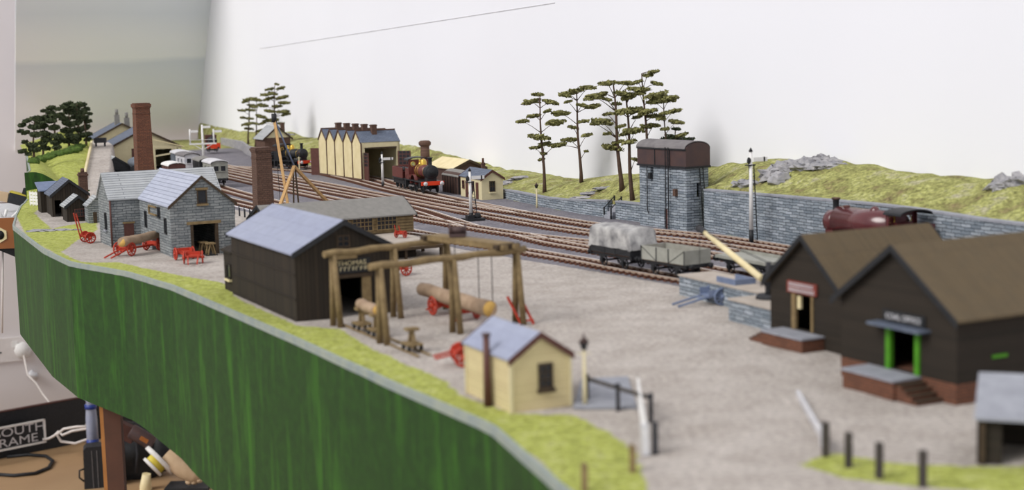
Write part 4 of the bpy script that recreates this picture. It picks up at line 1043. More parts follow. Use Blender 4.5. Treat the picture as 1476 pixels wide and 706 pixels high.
far_wagon('black wagon under a blue-grey sheet at the station',-57.2,228,R(112),7,True)
m=MB(); m.blob((0,0,2.1),4.2,1.45,1.0,4,.15,1.3,20,12); o=tag(m.build('wagon_sheet','coach_grey',loc=(-57.2,228,.29),rot=R(112)),'blue-grey sheet humped over the black station wagon','tarpaulin')
far_wagon('low brown-edged wagon beside the tall chimney base',-50.2,220,R(112),6,False)
van('blue-grey coach with pale roof beside the station canopy',-52.0,236,R(112),9,2.5,3.0,'coach_grey','dirty_white',False,'coach')
# engine at the far platform end
r=thing('steam_locomotive','black engine showing only its bright red buffer beam beyond the white bracket signal','locomotive',(G(306,221).x,G(306,221).y,.29),R(-72)); 
running_gear(r,6,3); MB().box(-3,3,-1.1,1.1,1.1,1.3).build('running_plate','black',r); MB().box(3.0,3.15,-1.3,1.3,.8,1.9).build('buffer_beam','bright_red',r)
m=MB(); m.lathe([(.75,-1.5),(.75,2.9)],(0,0,2.3),16,axis='x'); m.build('boiler','black',r); m=MB(); m.lathe([(.25,2.9),(.2,3.1),(.28,4)],(2.4,0,0),10); m.build('chimney','black',r)
m=MB(); m.box(-2.9,-1.2,-1.1,1.1,1.3,3.4); m.build('cab','maroon',r)

# ================================================================== SIGNALS, LAMPS, POSTS
def signal(label,base,h,arm,lad=True,side=1,z0=0,armcol='white',basecol='black'):
    r=thing('semaphore_signal',label,'signal',base,R(24)); 
    MB().tube([(0,0,0),(0,0,h*.16)],[.2,.2],8).build('post_base',basecol,r)
    MB().tube([(0,0,h*.16),(0,0,h)],[.19,.13],8).build('post','white',r)
    m=MB(); m.lathe([(.2,h),(.02,h+.35)],n=8); m.build('finial','black',r)
    m=MB(); m.box(.1 if side>0 else -1.5,1.5 if side>0 else -.1,-.28,-.22,h-.85,h-.5); a=m.build('arm',armcol,r); MB().box(1.1*side if side>0 else -1.25,1.25*side if side>0 else -1.1,-.3,-.2,h-.87,h-.48).build('arm_stripe','black',a)
    m=MB(); m.blob((-.35*side,-.25,h-.75),.2,.12,.3,1,.05); m.box(-.4,.4,-.15,.3,h-1.2,h-1.1); m.build('lamp','black',r)
    if lad: ladder(r,(.75,.55,0),(.25,.3,h-1.1),.42,(1,-.3,0),n=int(h*2.5))
    return r
g=G(1083,352); signal('tall white semaphore signal with ladder in front of the retaining wall',g,7.9,1)
g=G(679,318); r=signal('white semaphore signal with ladder in the middle of the tracks',g,5.1,1,side=1)
m=MB(); m.box(-.7,1.3,-.7,.9,0,.25); m.box(-.5,.2,-.5,.3,.25,.6); m.blob((.8,.2,.35),.4,.35,.4,3,.3); m.build('base_frame','black',r)
g=G(552,270); signal('short white signal in front of the engine shed doors',g,4.5,1,lad=False)
# bracket signal
g=G(294,240); r=thing('bracket_signal','white bracket signal with three short posts by the station','signal',(g.x,g.y,0),R(12))
m=MB(); m.tube([(0,0,0),(0,0,7.2)],[.24,.16],8); m.build('post','white',r); m=MB(); m.box(-2.3,2.3,-.25,.25,3.8,4.05); m.box(-2.3,2.3,-.3,-.22,4.6,4.68); m.bar((-1.6,0,3.8),(0,0,2.9),.12); m.bar((1.6,0,3.8),(0,0,2.9),.12); m.build('bracket','white',r)
for x,h in ((-2.1,6.5),(1.9,6.4)):
    MB().tube([(x,0,4),(x,0,h)],.14,8).build('side_post','white',r)
for x,h in ((-2.1,6.5),(0,7.2),(1.9,6.4)): MB().box(x+.15,x+1.4,-.25,-.18,h-.6,h-.2).build('arm','white',r)
def lamp_post(label,base,h,mat='cream'):
    r=thing('lamp_post',label,'lamp post',base,0); MB().tube([(0,0,0),(0,0,h*.3),(0,0,h*.85)],[.12,.09,.06],8).build('post',mat,r)
    m=MB(); m.lathe([(.1,h*.85),(.22,h*.97)],n=4,smooth=False); m.build('lantern','glass',r); m=MB(); m.lathe([(.26,h*.97),(.05,h*1.05),(.04,h*1.1)],n=8); m.build('lantern_cap','tank_iron',r); m=MB(); m.bar((-.3,0,h*.8),(.3,0,h*.8),.04); m.build('ladder_bar',mat,r); return r
lamp_post('cream lamp post with dark lantern beside the cream boarded hut',(3.15,66.3,0),3.05)
lamp_post('slim cream lamp post on the cinders beyond the small cream hut',tuple(G(774,300)),2.6)
lamp_post('pale lamp post beside the black locomotive at the shed',tuple(G(432,255)),3.6)
# railway man
def person(label,base,rot,coat,trouser,sc=1,z=0):
    r=thing('person',label,'person',base,rot); r.scale=(sc,)*3
    me=bpy.data.meshes.new('body'); V=[(0,0,.9),(0,0,1.15),(0,0,1.38),(0,0,1.52),(0,.01,1.66),(.09,0,.85),(.1,.02,.48),(.1,-.01,.08),(.1,.14,.04),(-.09,0,.85),(-.1,.0,.48),(-.12,-.03,.08),(-.12,.12,.04),(.19,0,1.38),(.24,.03,1.12),(.2,.16,.95),(-.19,0,1.38),(-.25,.02,1.12),(-.2,.15,.96)]
    E=[(0,1),(1,2),(2,3),(3,4),(0,5),(5,6),(6,7),(7,8),(0,9),(9,10),(10,11),(11,12),(2,13),(13,14),(14,15),(2,16),(16,17),(17,18)]
    rad=[.15,.15,.17,.07,.11,.1,.08,.06,.05,.1,.08,.06,.05,.08,.065,.05,.08,.065,.05]
    me.from_pydata(V,E,[]); o=bpy.data.objects.new('body',me); COL.objects.link(o); o.parent=r
    md=o.modifiers.new('skin','SKIN'); me.skin_vertices.data if False else None
    for i,x in enumerate(me.skin_vertices[0].data if me.skin_vertices else []): x.radius=(rad[i],rad[i]*.85)
    if not me.skin_vertices:
        pass
    o.modifiers.new('sub','SUBSURF').render_levels=2; o.modifiers['sub'].levels=1; me.materials.append(M[coat])
    bpy.context.view_layer.update(); em=bpy.data.meshes.new_from_object(o.evaluated_get(bpy.context.evaluated_depsgraph_get())); bpy.data.objects.remove(o)
    em.name='body'; o=bpy.data.objects.new('body',em); COL.objects.link(o); o.parent=r
    em.materials.clear(); 
    for k in (coat,'skin',trouser): em.materials.append(M[k])
    for p in em.polygons:
        p.use_smooth=True; c=p.center
        p.material_index=1 if (c.z>1.5 and c.z<1.73) or (c.y>.13 and .8<c.z<1.05 and abs(c.x)>.12) else (2 if c.z<.82 else 0)
    m=MB(); m.lathe([(.13,1.7),(.13,1.78),(.09,1.83)],(0,0,0),12); m.box(-.09,.09,.08,.2,1.7,1.72); m.build('cap','black',r)
    m=MB(); m.blob((0,.125,1.63),.02,.03,.03); m.build('nose','skin',r)
    return r
g=G(679,292); person('man in dark railway uniform and cap standing by the small cream hut',g,R(160),'navy','navy')
g=G(279,246); person('figure in dark clothes with yellow top under the bracket signal',(g.x,g.y,0),R(180),'yellow','navy',1.15)
g=G(270,238); person('figure in a red jacket standing on the station platform',(g.x-.5,g.y+1,0),R(170),'bright_red','navy',1.1)

# fences ----------------------------------------------------------
def fence(label,pts,h,post,rail,n,rails=2,name='post_and_rail_fence',pw=.16,rw=.1,group=None):
    """pts world (x,y); posts spaced evenly"""
    pts=[Vector((p[0],p[1],0)) for p in pts]; o=pts[0].copy(); r=thing(name,label,'fence',o)
    Ls=[(b-a).length for a,b in zip(pts,pts[1:])]; T=sum(Ls); pos=[]
    for k in range(n):
        s=T*k/(n-1)
        for i,L in enumerate(Ls):
            if s<=L+1e-6 or i==len(Ls)-1: pos.append(pts[i].lerp(pts[i+1],s/L)); break
            s-=L
    for p in pos: d=p-o; MB().box(d.x-pw/2,d.x+pw/2,d.y-pw/2,d.y+pw/2,0,h).build('post',post,r)
    for k in range(rails):
        z=h*(.85-.42*k)
        for a,b in zip(pos,pos[1:]): MB().bar(a-o+Vector((0,0,z)),b-o+Vector((0,0,z)),rw*.5,rw).build('rail',rail,r)
    return r
fence('row of short dark posts beside the road in the bottom right turf',[G(1190,657)[:2],G(1217,671)[:2],G(1261,688)[:2],G(1330,702)[:2]],1.35,'post_brown','post',4,0,name='roadside_posts',pw=.26)
MB_=fence('dark picket fence between the mill and the brick chimney',[G(338,309)[:2],G(385,322)[:2]],1.15,'post','dirty_white',7,1)
fence('thin pale fence beside the station road',[W(34.2,205)[:2],W(40,235)[:2]],1.3,'post','wagon_grey',14,2)
fence('dark paling fence next to the tiny black lamp hut',[(-63.6,225)[:2],(-66.2,232)[:2]],1.5,'post','post',7,2)
# dwarf wall and gate: white gate leaf, brown bar
r=thing('yard_gate','white-painted yard gate swung open near the front edge','gate',G(931,655),0)
o=G(931,655); a=G(918,575,.9)
m=MB(); m.bar((0,0,0),(-.05,0,1.25),.3); m.build('gate_post','dirty_white',r)
m=MB(); m.bar((.38,.05,0),(.38,.05,1.3),.22); m.build('heel_post','post',r)
e=G(920,585)-o
m=MB()
for z in (.25,.6,.95,1.25): m.bar((0,0,z),(e.x,e.y,z),.09)
for k in range(6): m.bar((e.x*k/5,e.y*k/5,.2),(e.x*k/5,e.y*k/5,1.3),.08)
m.build('gate_leaf','white',r)
A=G(846,547,1.0); B=G(938,575,1.0); r=thing('weighbridge_rail','dark iron-ended rail above the pale weighbridge plate','rail',(A.x,A.y,0))
m=MB(); m.bar((0,0,1.05),(B.x-A.x,B.y-A.y,1.05),.14); m.build('rail','post_brown',r)
for t in (0,.5,1.0): m=MB(); x,y=(B.x-A.x)*t,(B.y-A.y)*t; m.box(x-.09,x+.09,y-.09,y+.09,0,1.15); m.blob((x,y,1.15),.16,.16,.12); m.build('post','post',r)
pts=[G(826,590),G(838,548),G(905,545),G(918,590)]; c=sum(pts,Vector())/4
m=MB(); m.slab([(p.x-c.x,p.y-c.y) for p in pts],.0,.09); tag(m.build('weighbridge_plate','concrete',loc=(c.x,c.y,.02)),'pale grey weighing plate set in the yard beside the cream hut','plate')
# low stone kerb bottom right
A=G(1150,570); B=G(1185,640); C_=G(1189,652)
r=thing('kerb_wall','low whitish wall end leading to the roadside posts','wall',(A.x,A.y,0)); m=MB(); m.bar((0,0,.12),(B.x-A.x,B.y-A.y,.35),.16,.3); m.bar((B.x-A.x,B.y-A.y,.4),(C_.x-A.x,C_.y-A.y,.4),.2,.8); m.build('masonry','dirty_white',r)
for i,(px,py) in enumerate(((843,700),(912,672))):
    m=MB(); m.box(-.12,.12,-.12,.12,0,1.0); m.prism([(-.12,1.0),(.12,1.0),(0,1.1)],-.12,.12); tag(m.build('wooden_post','lumber',loc=G(px,py+8)),['stubby weathered post at the bottom edge of the front turf','weathered post in the turf left of the white gate'][i],'post')
# ================================================================== YARD: dock, crane, gantry, carts
def hull(pts,z0,z1,name,label,mat,cat):
    c=sum(pts,Vector())/len(pts); m=MB(); m.slab([(p.x-c.x,p.y-c.y) for p in pts],z0,z1); return c,m
D0=toPQ(*G(978,426)[:2])
r=thing('stone_dock','raised grey stone loading dock beside the wagons','platform',W(50.2,85.3),TH)
# local x = u (away to the right), y = along the track to the left
m=MB(); m.box(0,2.7,-15.8,0,0,1.3); m.build('masonry','tower_stone',r); m=MB(); m.box(-.08,2.75,-15.8,.08,1.3,1.4); o=m.build('surface','yard_top',r)
MB().box(-2.6,0,-15.8,-10.2,0,1.25).build('masonry','tower_stone',r); MB().box(-2.65,-.08,-15.8,-10.15,1.25,1.36).build('surface','yard_top',r)
m=MB(); m.box(.3,.45,-6.4,-4.2,1.4,1.75); m.box(1.7,1.85,-6.4,-4.2,1.4,1.75); m.box(.45,1.7,-6.4,-6.25,1.4,1.75); m.build('coal_pen','blue_grey',r)
# yard crane
c0=G(1108,430,1.36); r=thing('yard_crane','yard crane with cream wooden jib and black iron frame','crane',(c0.x,c0.y,1.37))
t1=G(1008,332,4.2)-c0; b0=G(1098,402,2.1)-c0
t1=Vector((t1.x,t1.y,4.35-1.37)); b0=Vector((b0.x,b0.y,.75))
m=MB(); m.tube([b0,b0.lerp(t1,.5),b0.lerp(t1,.92)],[.22,.2,.16],10); m.build('jib','cream_pale',r)
m=MB(); m.tube([b0.lerp(t1,.9),t1],[.2,.22],10); m.ring(tuple(t1),.2,.08,14,6,axis='y'); m.build('jib_head','post',r)
m=MB(); m.tube([(0,0,0),(0,0,.25)],[.8,.7],14); m.tube([(0,0,.2),(0,0,2.2)],[.22,.15],10); m.build('mast','post',r)
m=MB(); m.ring((.2,-.3,1.1),.5,.06,18,6); m.ring((.2,.3,1.1),.5,.06,18,6); m.tube([(.2,-.4,1.1),(.2,.4,1.1)],.18,10); m.bar((-.1,-.3,.2),(.1,-.3,2.0),.1); m.bar((-.1,.3,.2),(.1,.3,2.0),.1); m.build('winding_gear','black',r)
m=MB(); m.tube([(0,0,2.15),b0.lerp(t1,.5)+Vector((0,0,.5)),t1],.03,6); m.tube([t1+Vector((0,0,-.1)),(t1.x,t1.y,.4)],.02,5); m.build('chain','black',r)
# timber gantry: two long log rails on raking post pairs with a travelling cross beam
def topof(px,py,z): return G(px,py,z)
GZ=4.5; GA=[G(474,366,GZ),G(648,346,GZ)]; GB=[G(540,384,GZ),G(750,360,GZ)]
r=thing('timber_gantry','timber travelling gantry with two log rails on splayed posts','gantry',(GB[0].x,GB[0].y,0)); o=Vector((GB[0].x,GB[0].y,0)); inv_=lambda p:p-o
gu=Vector((math.cos(R(26)),math.sin(R(26)),0))
for (a,b) in (GA,GB):
    m=MB(); e=(b-a).normalized(); k=12; pts=[a-e*.35+(b-a+e*.7)*i/k-o for i in range(k+1)]; pts=[p+Vector((0,0,.04*math.sin(i*1.7))) for i,p in enumerate(pts)]
    m.tube(pts,[.215+.02*math.sin(i*2.1) for i in range(k+1)],12); m.build('rail_log','lumber',r)
    nn=Vector((-e.y,e.x,0))
    for t in (0.03,.52,.97):
        c=a.lerp(b,t)
        for sgn in (-.42,.42):
            MB().tube([(c.x-o.x+nn.x*sgn+e.x*.1,c.y-o.y+nn.y*sgn,0),(c.x-o.x+nn.x*sgn*.25,c.y-o.y+nn.y*sgn*.25,GZ-.1)],[.2,.17],9).build('post','lumber',r)
a=GA[0].lerp(GA[1],.86)-o+Vector((0,0,.3)); b=GB[0].lerp(GB[1],.9)-o+Vector((0,0,.3)); e=(b-a).normalized(); n_=Vector((-e.y,e.x,0))
m=MB(); m.bar(a-e*.5+n_*.45,b+e*.5+n_*.45,.35,.28); m.bar(a-e*.5-n_*.45,b+e*.5-n_*.45,.35,.28); m.build('cross_beam','lumber',r)
for c in (a,b): MB().bar(c-n_*.9,c+n_*.9,.4,.3).build('end_carriage','dark_timber',r)
m=MB(); m.bar(a+Vector((0,0,.18)),b+Vector((0,0,.18)),1.2,.06); m.build('walkway','lumber',r)
mid=a.lerp(b,.35)+Vector((0,0,.55)); m=MB(); m.box(mid.x-.5,mid.x+.5,mid.y-.45,mid.y+.45,mid.z-.3,mid.z-.1); m.tube([mid+Vector((-.5,0,.1)),mid+Vector((.5,0,.1))],.22,10); m.ring(tuple(mid+Vector((-.5,0,.15))),.35,.05,14,5,axis='x'); m.ring(tuple(mid+Vector((.5,0,.15))),.35,.05,14,5,axis='x'); m.build('winch','tank_iron',r)
m=MB(); 
for t in (.3,.62,.8): c=a.lerp(b,t); m.tube([c+Vector((0,0,0)),Vector((c.x,c.y,1.3))],.03,5)
m.build('chain','black',r)
# carts -------------------------------------------------------------
def cart_wheel(parent,x,y,r,mat='red',spokes=10,lean=0):
    m=MB(); m.ring((x,y,r),r-.07,.07,22,6); m.lathe([(.1,-.16),(.14,0),(.1,.16)],(x,y,r),10,axis='y')
    for k in range(spokes): a_=2*PI*k/spokes; m.bar((x,y,r),(x+(r-.06)*math.cos(a_),y,r+(r-.06)*math.sin(a_)),.07)
    return m.build('wheel',mat,parent)
def log(base,dirv,L,r0,r1,label,z,pitch=0):
    m=MB(); pts=[(-L/2+L*i/10,.06*math.sin(i*.9),.03*math.sin(i*1.3)+pitch*(-L/2+L*i/10)) for i in range(11)]
    rt=thing('timber_log',label,'log',(base[0],base[1],z),dirv); m.tube(pts,[r0+(r1-r0)*i/10+.02*math.sin(i*2.2) for i in range(11)],14); m.build('trunk','log',rt)
    e=MB(); e.lathe([(r0*.93,-L/2-.01),(r0*.93,-L/2)],(0,pts[0][1],pts[0][2]),14,axis='x'); e.build('cut_end','log_end',rt); e=MB(); e.lathe([(r1*.93,L/2),(r1*.93,L/2+.01)],(0,pts[-1][1],pts[-1][2]),14,axis='x'); e.build('cut_end','log_end',rt); return rt
def timber_carriage(label,loc,rot,wb,wr=.6,shafts=2.4,axw=1.5,mat='red'):
    r=thing('timber_carriage',label,'cart',(loc[0],loc[1],0),rot)
    for x,rr in ((-wb/2,wr),(wb/2,wr*.85)):
        for y in (-axw/2,axw/2): cart_wheel(r,x,y,rr,mat)
        MB().bar((x,-axw/2,rr),(x,axw/2,rr),.16).build('axle',mat,r); MB().box(x-.15,x+.15,-axw/2+.2,axw/2-.2,rr+.05,rr+.35).build('bolster',mat,r)
        m=MB(); m.bar((x,-axw/2+.3,rr+.3),(x,-axw/2+.2,rr+.6),.1); m.bar((x,axw/2-.3,rr+.3),(x,axw/2-.2,rr+.6),.1); m.build('stake',mat,r)
    MB().bar((-wb/2,0,wr),(wb/2,0,wr*.85),.16).build('pole',mat,r)
    m=MB()
    for y in (-.4,.4): m.bar((-wb/2-.1,y,wr),(-wb/2-shafts,y*.9,.12),.11)
    m.bar((-wb/2-.4,-.4,wr*.9),(-wb/2-.4,.4,wr*.9),.1); m.build('shaft',mat,r); return r
def ang(a,b): d=b-a; return math.atan2(d.y,d.x)
# log on carriage under the gantry
A=G(625,462); B=G(690,468); cc=G(655,455)
rot=ang(G(602,418,1.2),G(708,445,1.2)); c=G(655,457)
timber_carriage('red timber carriage bearing the long log under the gantry',c,rot,3.0,.62,1.6)
cl=G(655,432,1.25); log((cl.x,cl.y),rot,(G(602,418,1.25)-G(710,441,1.25)).length,.42,.5,'long peeled log on the red carriage under the gantry',1.32,-.02)
# log and carriage at the mill
A=G(172,352,1.0); B=G(226,346,1.0); rot=ang(A,B); c=G(205,362); c=G(203,361)
A0=G(181,370); B0=G(222,362)
mid=(A0+B0)/2; rot=ang(A0,B0); timber_carriage('red timber carriage with lowered shafts beside the stone mill',(mid.x-.2,mid.y+.6),rot,(B0-A0).length,.62,2.3)
cl=G(198,349,1.3); log((mid.x+.3,mid.y+.6),rot,6.2,.42,.36,'yellowish log being fed into the side door of the mill',1.4,.03)
def red_cart(label,loc,rot,up=0,shafts=1.8):
    r=thing('hand_cart',label,'cart',(loc[0],loc[1],0),rot)
    for y in (-.75,.75): cart_wheel(r,0,y,.55)
    MB().bar((0,-.75,.55),(0,.75,.55),.14).build('axle','red',r)
    MB().box(-.45,.45,-.6,.6,.62,.74).build('bed','red',r)
    m=MB(); m.box(-.45,.45,-.62,-.56,.74,.98); m.box(-.45,.45,.56,.62,.74,.98); m.box(.4,.46,-.56,.56,.74,.98); m.build('side_board','red',r)
    m=MB()
    for y in (-.42,.42): m.bar((.3,y,.68),(-.6,y,.66),.1); m.bar((-.6,y,.66),(-.6-shafts*math.cos(up),y*.85,.66+shafts*math.sin(up)),.1)
    m.build('shaft','red',r); return r
g=G(266,374); red_cart('red two-wheeled cart standing before the mill gable doorway',(g.x,g.y),R(118),-.3,.9)
g=G(279,380); red_cart('red cart with pinkish shafts resting on the ground, nearest the turf at the mill',(g.x,g.y),R(100),-.3,1.5)
g=G(127,350); r=red_cart('red pole wagon with shafts pointing up left of the mill',(g.x,g.y),R(35),1.35,2.3)
g=G(752,468); r=thing('red_shafts','pair of red shafts leaning upright behind the cream boarded hut','shafts',(g.x,g.y,0),R(10))
for k in (0,.75): MB().bar((k,0,0),(k-.75,.5,1.7),.16,.12).build('shaft','red',r)
MB().bar((0,0,.25),(.75,0,.25),.1).build('crossbar','red',r)
g=G(663,528); red_cart('red cart half hidden behind the left end of the cream boarded hut',(g.x+.1,g.y+.4),R(10),-.2,.9)
g=G(583,397); red_cart('red wheeled cart at the right corner of the black shed',(g.x-.3,g.y+.3),R(40),-.2,1.0)
g=G(600,368); r=red_cart('red cart on the grey loading stage with upright shafts',(-9.6,127.2),R(60),1.3,1.3); r.location.z=1.1; r.scale=(.6,.6,.6)
# trolleys on narrow rails
A=G(500,468); B=G(612,515)
r=thing('narrow_tramway','narrow pale tramway rails running out of the black shed','railway track',(A.x,A.y,0)); e=(B-A).normalized(); n_=Vector((-e.y,e.x,0))*.35; Lr=(B-A).length
for s in (-1,1): MB().bar(n_*s+Vector((0,0,.1)),n_*s+e*Lr+Vector((0,0,.1)),.09,.1).build('rail','lumber',r)
def trolley(label,loc,rot,h=.8,split=False):
    r=thing('timber_trolley',label,'trolley',(loc[0],loc[1],.14),rot)
    for x in (-.4,.4):
        for y in (-.36,.36): m=MB(); m.lathe([(.2,-.05),(.2,.05)],(x,y,.2),12,axis='y'); m.build('wheel','black',r)
    MB().box(-.6,.6,-.42,.42,.3,.42).build('deck','lumber',r)
    m=MB(); m.bar((-.35,0,.42),(-.1,0,.42+h),.16); m.bar((.35,0,.42),(.1,0,.42+h),.16); m.box(-.3,.3,-.35,.35,.42+h-.05,.42+h+.1); m.build('trestle','lumber',r); return r
g1=A+e*(Lr*.22); trolley('wooden trolley holding the near end of the short log',g1,ang(A,B)); g3=A+e*(Lr*.34)
g2=A+e*(Lr*.42); trolley('second wooden trolley holding the short log',g2,ang(A,B),.75)
mid=(g1+g2)/2; log((mid.x,mid.y),ang(A,B),2.9,.33,.33,'short pale log resting on the two trolleys by the black shed',1.62)
g=G(596,500); trolley('empty wooden trolley on its own between gantry posts and turf',A+e*(Lr*.86),ang(A,B),.72)
# trestles in the mill doorway
for i,(px,py) in enumerate(((293,366),(304,368))):
    g=G(px,py); r=thing('saw_trestle',['taller wooden saw trestle in the mill doorway','wooden saw trestle standing right in the mill doorway'][i],'trestle',(g.x,g.y,0),R(30))
    m=MB()
    for s in (-1,1): m.bar((-.35*s,-.3,0),(-.1*s,-.3,1.1),.1); m.bar((-.35*s,.3,0),(-.1*s,.3,1.1),.1)
    m.build('leg','lumber',r); MB().box(-.35,.35,-.4,.4,1.0,1.12).build('top','lumber',r); MB().box(-.5,.5,-.45,.45,.0,.1).build('base','black',r)
# blue cart by the dock
g=G(1034,438); r=thing('blue_cart','blue-grey cart with its shafts lowered to the yard before the dock','cart',(g.x,g.y,0),R(195))
m=MB(); m.box(-1.1,.9,-.75,.75,.55,.65); m.box(-1.1,.9,-.78,-.72,.65,1.05); m.box(-1.1,.9,.72,.78,.65,1.05); m.box(-1.1,-1.04,-.72,.72,.65,1.3); m.build('body','blue_grey',r)
for y in (-.85,.85): cart_wheel(r,0,y,.6,'blue_grey')
m=MB()
for y in (-.5,.5): m.bar((.8,y,.6),(2.9,y,.1),.12)
m.bar((1.2,-.5,.5),(1.2,.5,.5),.1); m.build('shaft','blue_grey',r)
# timber derrick
top=G(408,238,6.4); ba=[G(397,302),G(412,305),G(500,284)]
c=G(410,300); r=thing('timber_derrick','yellow timber derrick with long raised jib behind the black shed','crane',(c.x,c.y,0))
hz=5.0; ap=Vector((G(424,242,hz).x,G(424,242,hz).y,hz))-c; 
f1=G(400,306)-c; f2=G(472,291)-c; f3=G(414,306)-c
ap=Vector((.9,2.0,0)); ap=GY(424,240,c.y+1.5)-c; ap=Vector((ap.x,ap.y,ap.z))
m=MB(); m.bar(f1,ap,.33); m.build('leg','new_timber',r); m=MB(); m.bar(f2,ap,.33); m.build('leg','new_timber',r)
jt=GY(395,170,c.y+1.0)-c; jb=GY(416,305,c.y-1.0)-c; jb.z=0
m=MB(); m.bar(jb,jt,.3); m.build('jib','new_timber',r); m=MB(); m.lathe([(.3,-.5),(.3,.5)],tuple(jt),10); m.build('sheave_head','black',r)
m=MB(); m.tube([ap+Vector((0,0,.1)),jt],.1,6); m.build('guy_rope','blue_grey',r)
m=MB(); mb_=GY(425,300,c.y+1.4)-c; m.bar((ap.x-.25,ap.y,0),(ap.x-.1,ap.y,ap.z),.18); m.bar((ap.x+.35,ap.y,0),(ap.x+.1,ap.y,ap.z),.18); m.build('mast','dark_timber',r)
m=MB(); m.tube([jt,(jt.x+.3,jt.y,.1)],.035,5); m.build('hoist_rope','black',r)
# brick signal hut behind the square chimney
g=G(385,240); r=thing('signal_box','brick hut with pale roof and cream gable behind the square chimney','hut',(-40.9,248,0),R(24))
gabled(r,4.4,6,4.9,1.9,'brick','slate',.35,.3,t=.3,trim='dark_timber'); m=MB(); m.prism([(.1,4.9),(4.3,4.9),(2.2,6.75)],-.06,.02); m.build('gable_board','cream',r)
m=MB(); m.box(3.2,3.8,1,1.6,5,7.3); m.build('chimney','brick',r)

# ================================================================== TREES
def on_ground(px,py):
    best=None; d=GY(px,py,100)-Vector((0,0,CH)); t=.5
    while t<4.2:
        c=Vector((0,0,CH))+d*t; p,q=toPQ(c.x,c.y)
        if 15<q<QEND and p<PWALL and c.z<=height(p,q): return Vector((c.x,c.y,height(p,q)))
        t+=.004
    return G(px,py,0)
def pine(label,base,topx,topy,pads,seed,sc,mat='pine',group=None,r0=.3,thick=.26,dens=1.0,y=None,kind='pine_tree'):
    """pads: (px,py,half width px) — the flat sprays of needles; each gets its own depth"""
    rnd=random.Random(seed); y=base.y; r=thing(kind,label,'tree',base,0,group)
    top=GY(topx,topy,y); top=Vector((top.x,top.y+rnd.uniform(-.3,.3),top.z))-base
    n=9; tr=[]
    for i in range(n):
        t=i/(n-1); tr.append(Vector((top.x*t+.12*math.sin(t*5+seed)*(t*(1-t)*4),top.y*t+.15*math.sin(t*4+seed*2)*(t*(1-t)*4),-.15+(top.z+.15)*t)))
    r0*=.68; thick*=.95
    tm=MB(); tm.tube(tr,[r0*(1.25 if i==0 else 1)*(1-.72*i/(n-1)) for i in range(n)],9)
    fo=MB()
    for k,(px,py,hw) in enumerate(pads):
        hwm=hw*1.1*y/F; dy=rnd.uniform(-.9,.9)*min(2.0,hwm*1.0)
        c=GY(px,py,y+dy)-base; c.y=dy
        zt=max(.2,c.z-.25*abs(hwm)); i=min(n-1,max(0,int((zt/max(.1,top.z))*(n-1)))); a=tr[i]
        tm.tube([a,a.lerp(c,.5)+Vector((0,0,.08)),c],[r0*.25,r0*.16,r0*.08],5)
        for h in range(3):
            s=rnd.uniform(.35,.6); fo.blob((c.x+rnd.uniform(-.3,.3)*hwm,c.y+rnd.uniform(-.3,.3)*hwm,c.z+rnd.uniform(-.12,.12)*hwm),hwm*s,hwm*s*.75,hwm*thick*.7,seed*9+k*2+h,.7,3.0,10,6)
        N=int((90+150*min(hwm,1.6))*dens); tilt=rnd.uniform(-.3,.3)
        for j in range(N):
            a_=rnd.uniform(0,2*PI); q=math.sqrt(rnd.random())*1.02; x=c.x+q*hwm*math.cos(a_); yy=c.y+q*hwm*.8*math.sin(a_)
            z=c.z+tilt*(x-c.x)+rnd.uniform(-1,1)*hwm*thick*(1.1-q*.6); s=rnd.uniform(.12,.27)*sc
            v=Vector((rnd.uniform(-1,1),rnd.uniform(-1,1),rnd.uniform(-.6,.9))).normalized()*s; u=v.orthogonal().normalized()*s*.55; o=Vector((x,yy,z))
            fo.add([o-u,o+v,o+u,o-v*.5],[(0,1,2),(0,2,3)])
    tm.build('trunk','trunk',r); fo.build('foliage',mat,r); return r
def conv(x0,y0,s,L): return [(x0+a/s,y0+b/s,c/s) for a,b,c in L]
X,Y0,S=740,90,3.36
GP='tall thin pines near the water tower'
b=on_ground(785,277)
pine('leftmost tall thin pine, standing alone right of the small cream hut',b,778,138,conv(X,Y0,S,[(118,155,26),(85,190,42),(180,192,36),(165,235,18),(98,258,32),(45,285,30),(205,290,46),(125,362,52),(105,412,26),(205,400,34),(145,440,13),(135,470,15),(150,395,26)]),1,1,group=GP)
b=on_ground(838,263)
pine('second pine, with a long bare trunk between the lone pine and the close pair',b,831,128,conv(X,Y0,S,[(265,152,42),(305,135,34),(362,122,36),(265,190,18),(335,208,28),(385,212,36),(230,245,44),(340,285,25),(290,315,24),(355,352,24),(270,375,38),(220,400,34),(352,430,9),(250,160,26)]),2,1,group=GP)
b=on_ground(897,275)
pine('thick-trunked pine of the close pair, left of the taller dark one',b,884,122,conv(X,Y0,S,[(455,100,42),(540,100,38),(395,165,52),(430,150,24),(450,178,26),(430,288,50),(455,250,20),(400,296,26),(455,345,18),(480,412,48),(505,385,26),(520,310,22),(500,200,22)]),3,1,group=GP,r0=.38)
b=on_ground(912,289)
pine('pine with its trunk right beside the left edge of the water tower',b,901,128,conv(X,Y0,S,[(530,150,42),(590,130,36),(560,235,58),(510,245,26),(600,232,40),(590,330,54),(560,385,32),(600,265,20),(540,345,26),(560,170,34),(590,470,18)]),4,1,group=GP,r0=.34)
def back_tree(px,y): 
    g=GY(px,260,y); p,q=toPQ(g.x,g.y); return Vector((g.x,g.y,height(p,q)))
b=back_tree(936,147)
pine('tallest pine, with a tilted top, rising behind the water tower',b,925,106,conv(X,Y0,S,[(650,62,24),(680,45,24),(695,102,26),(598,95,26),(620,130,36),(690,158,54),(650,240,44),(690,262,42),(680,305,30),(640,310,24),(610,150,28)]),5,1,group=GP)
b=back_tree(962,146)
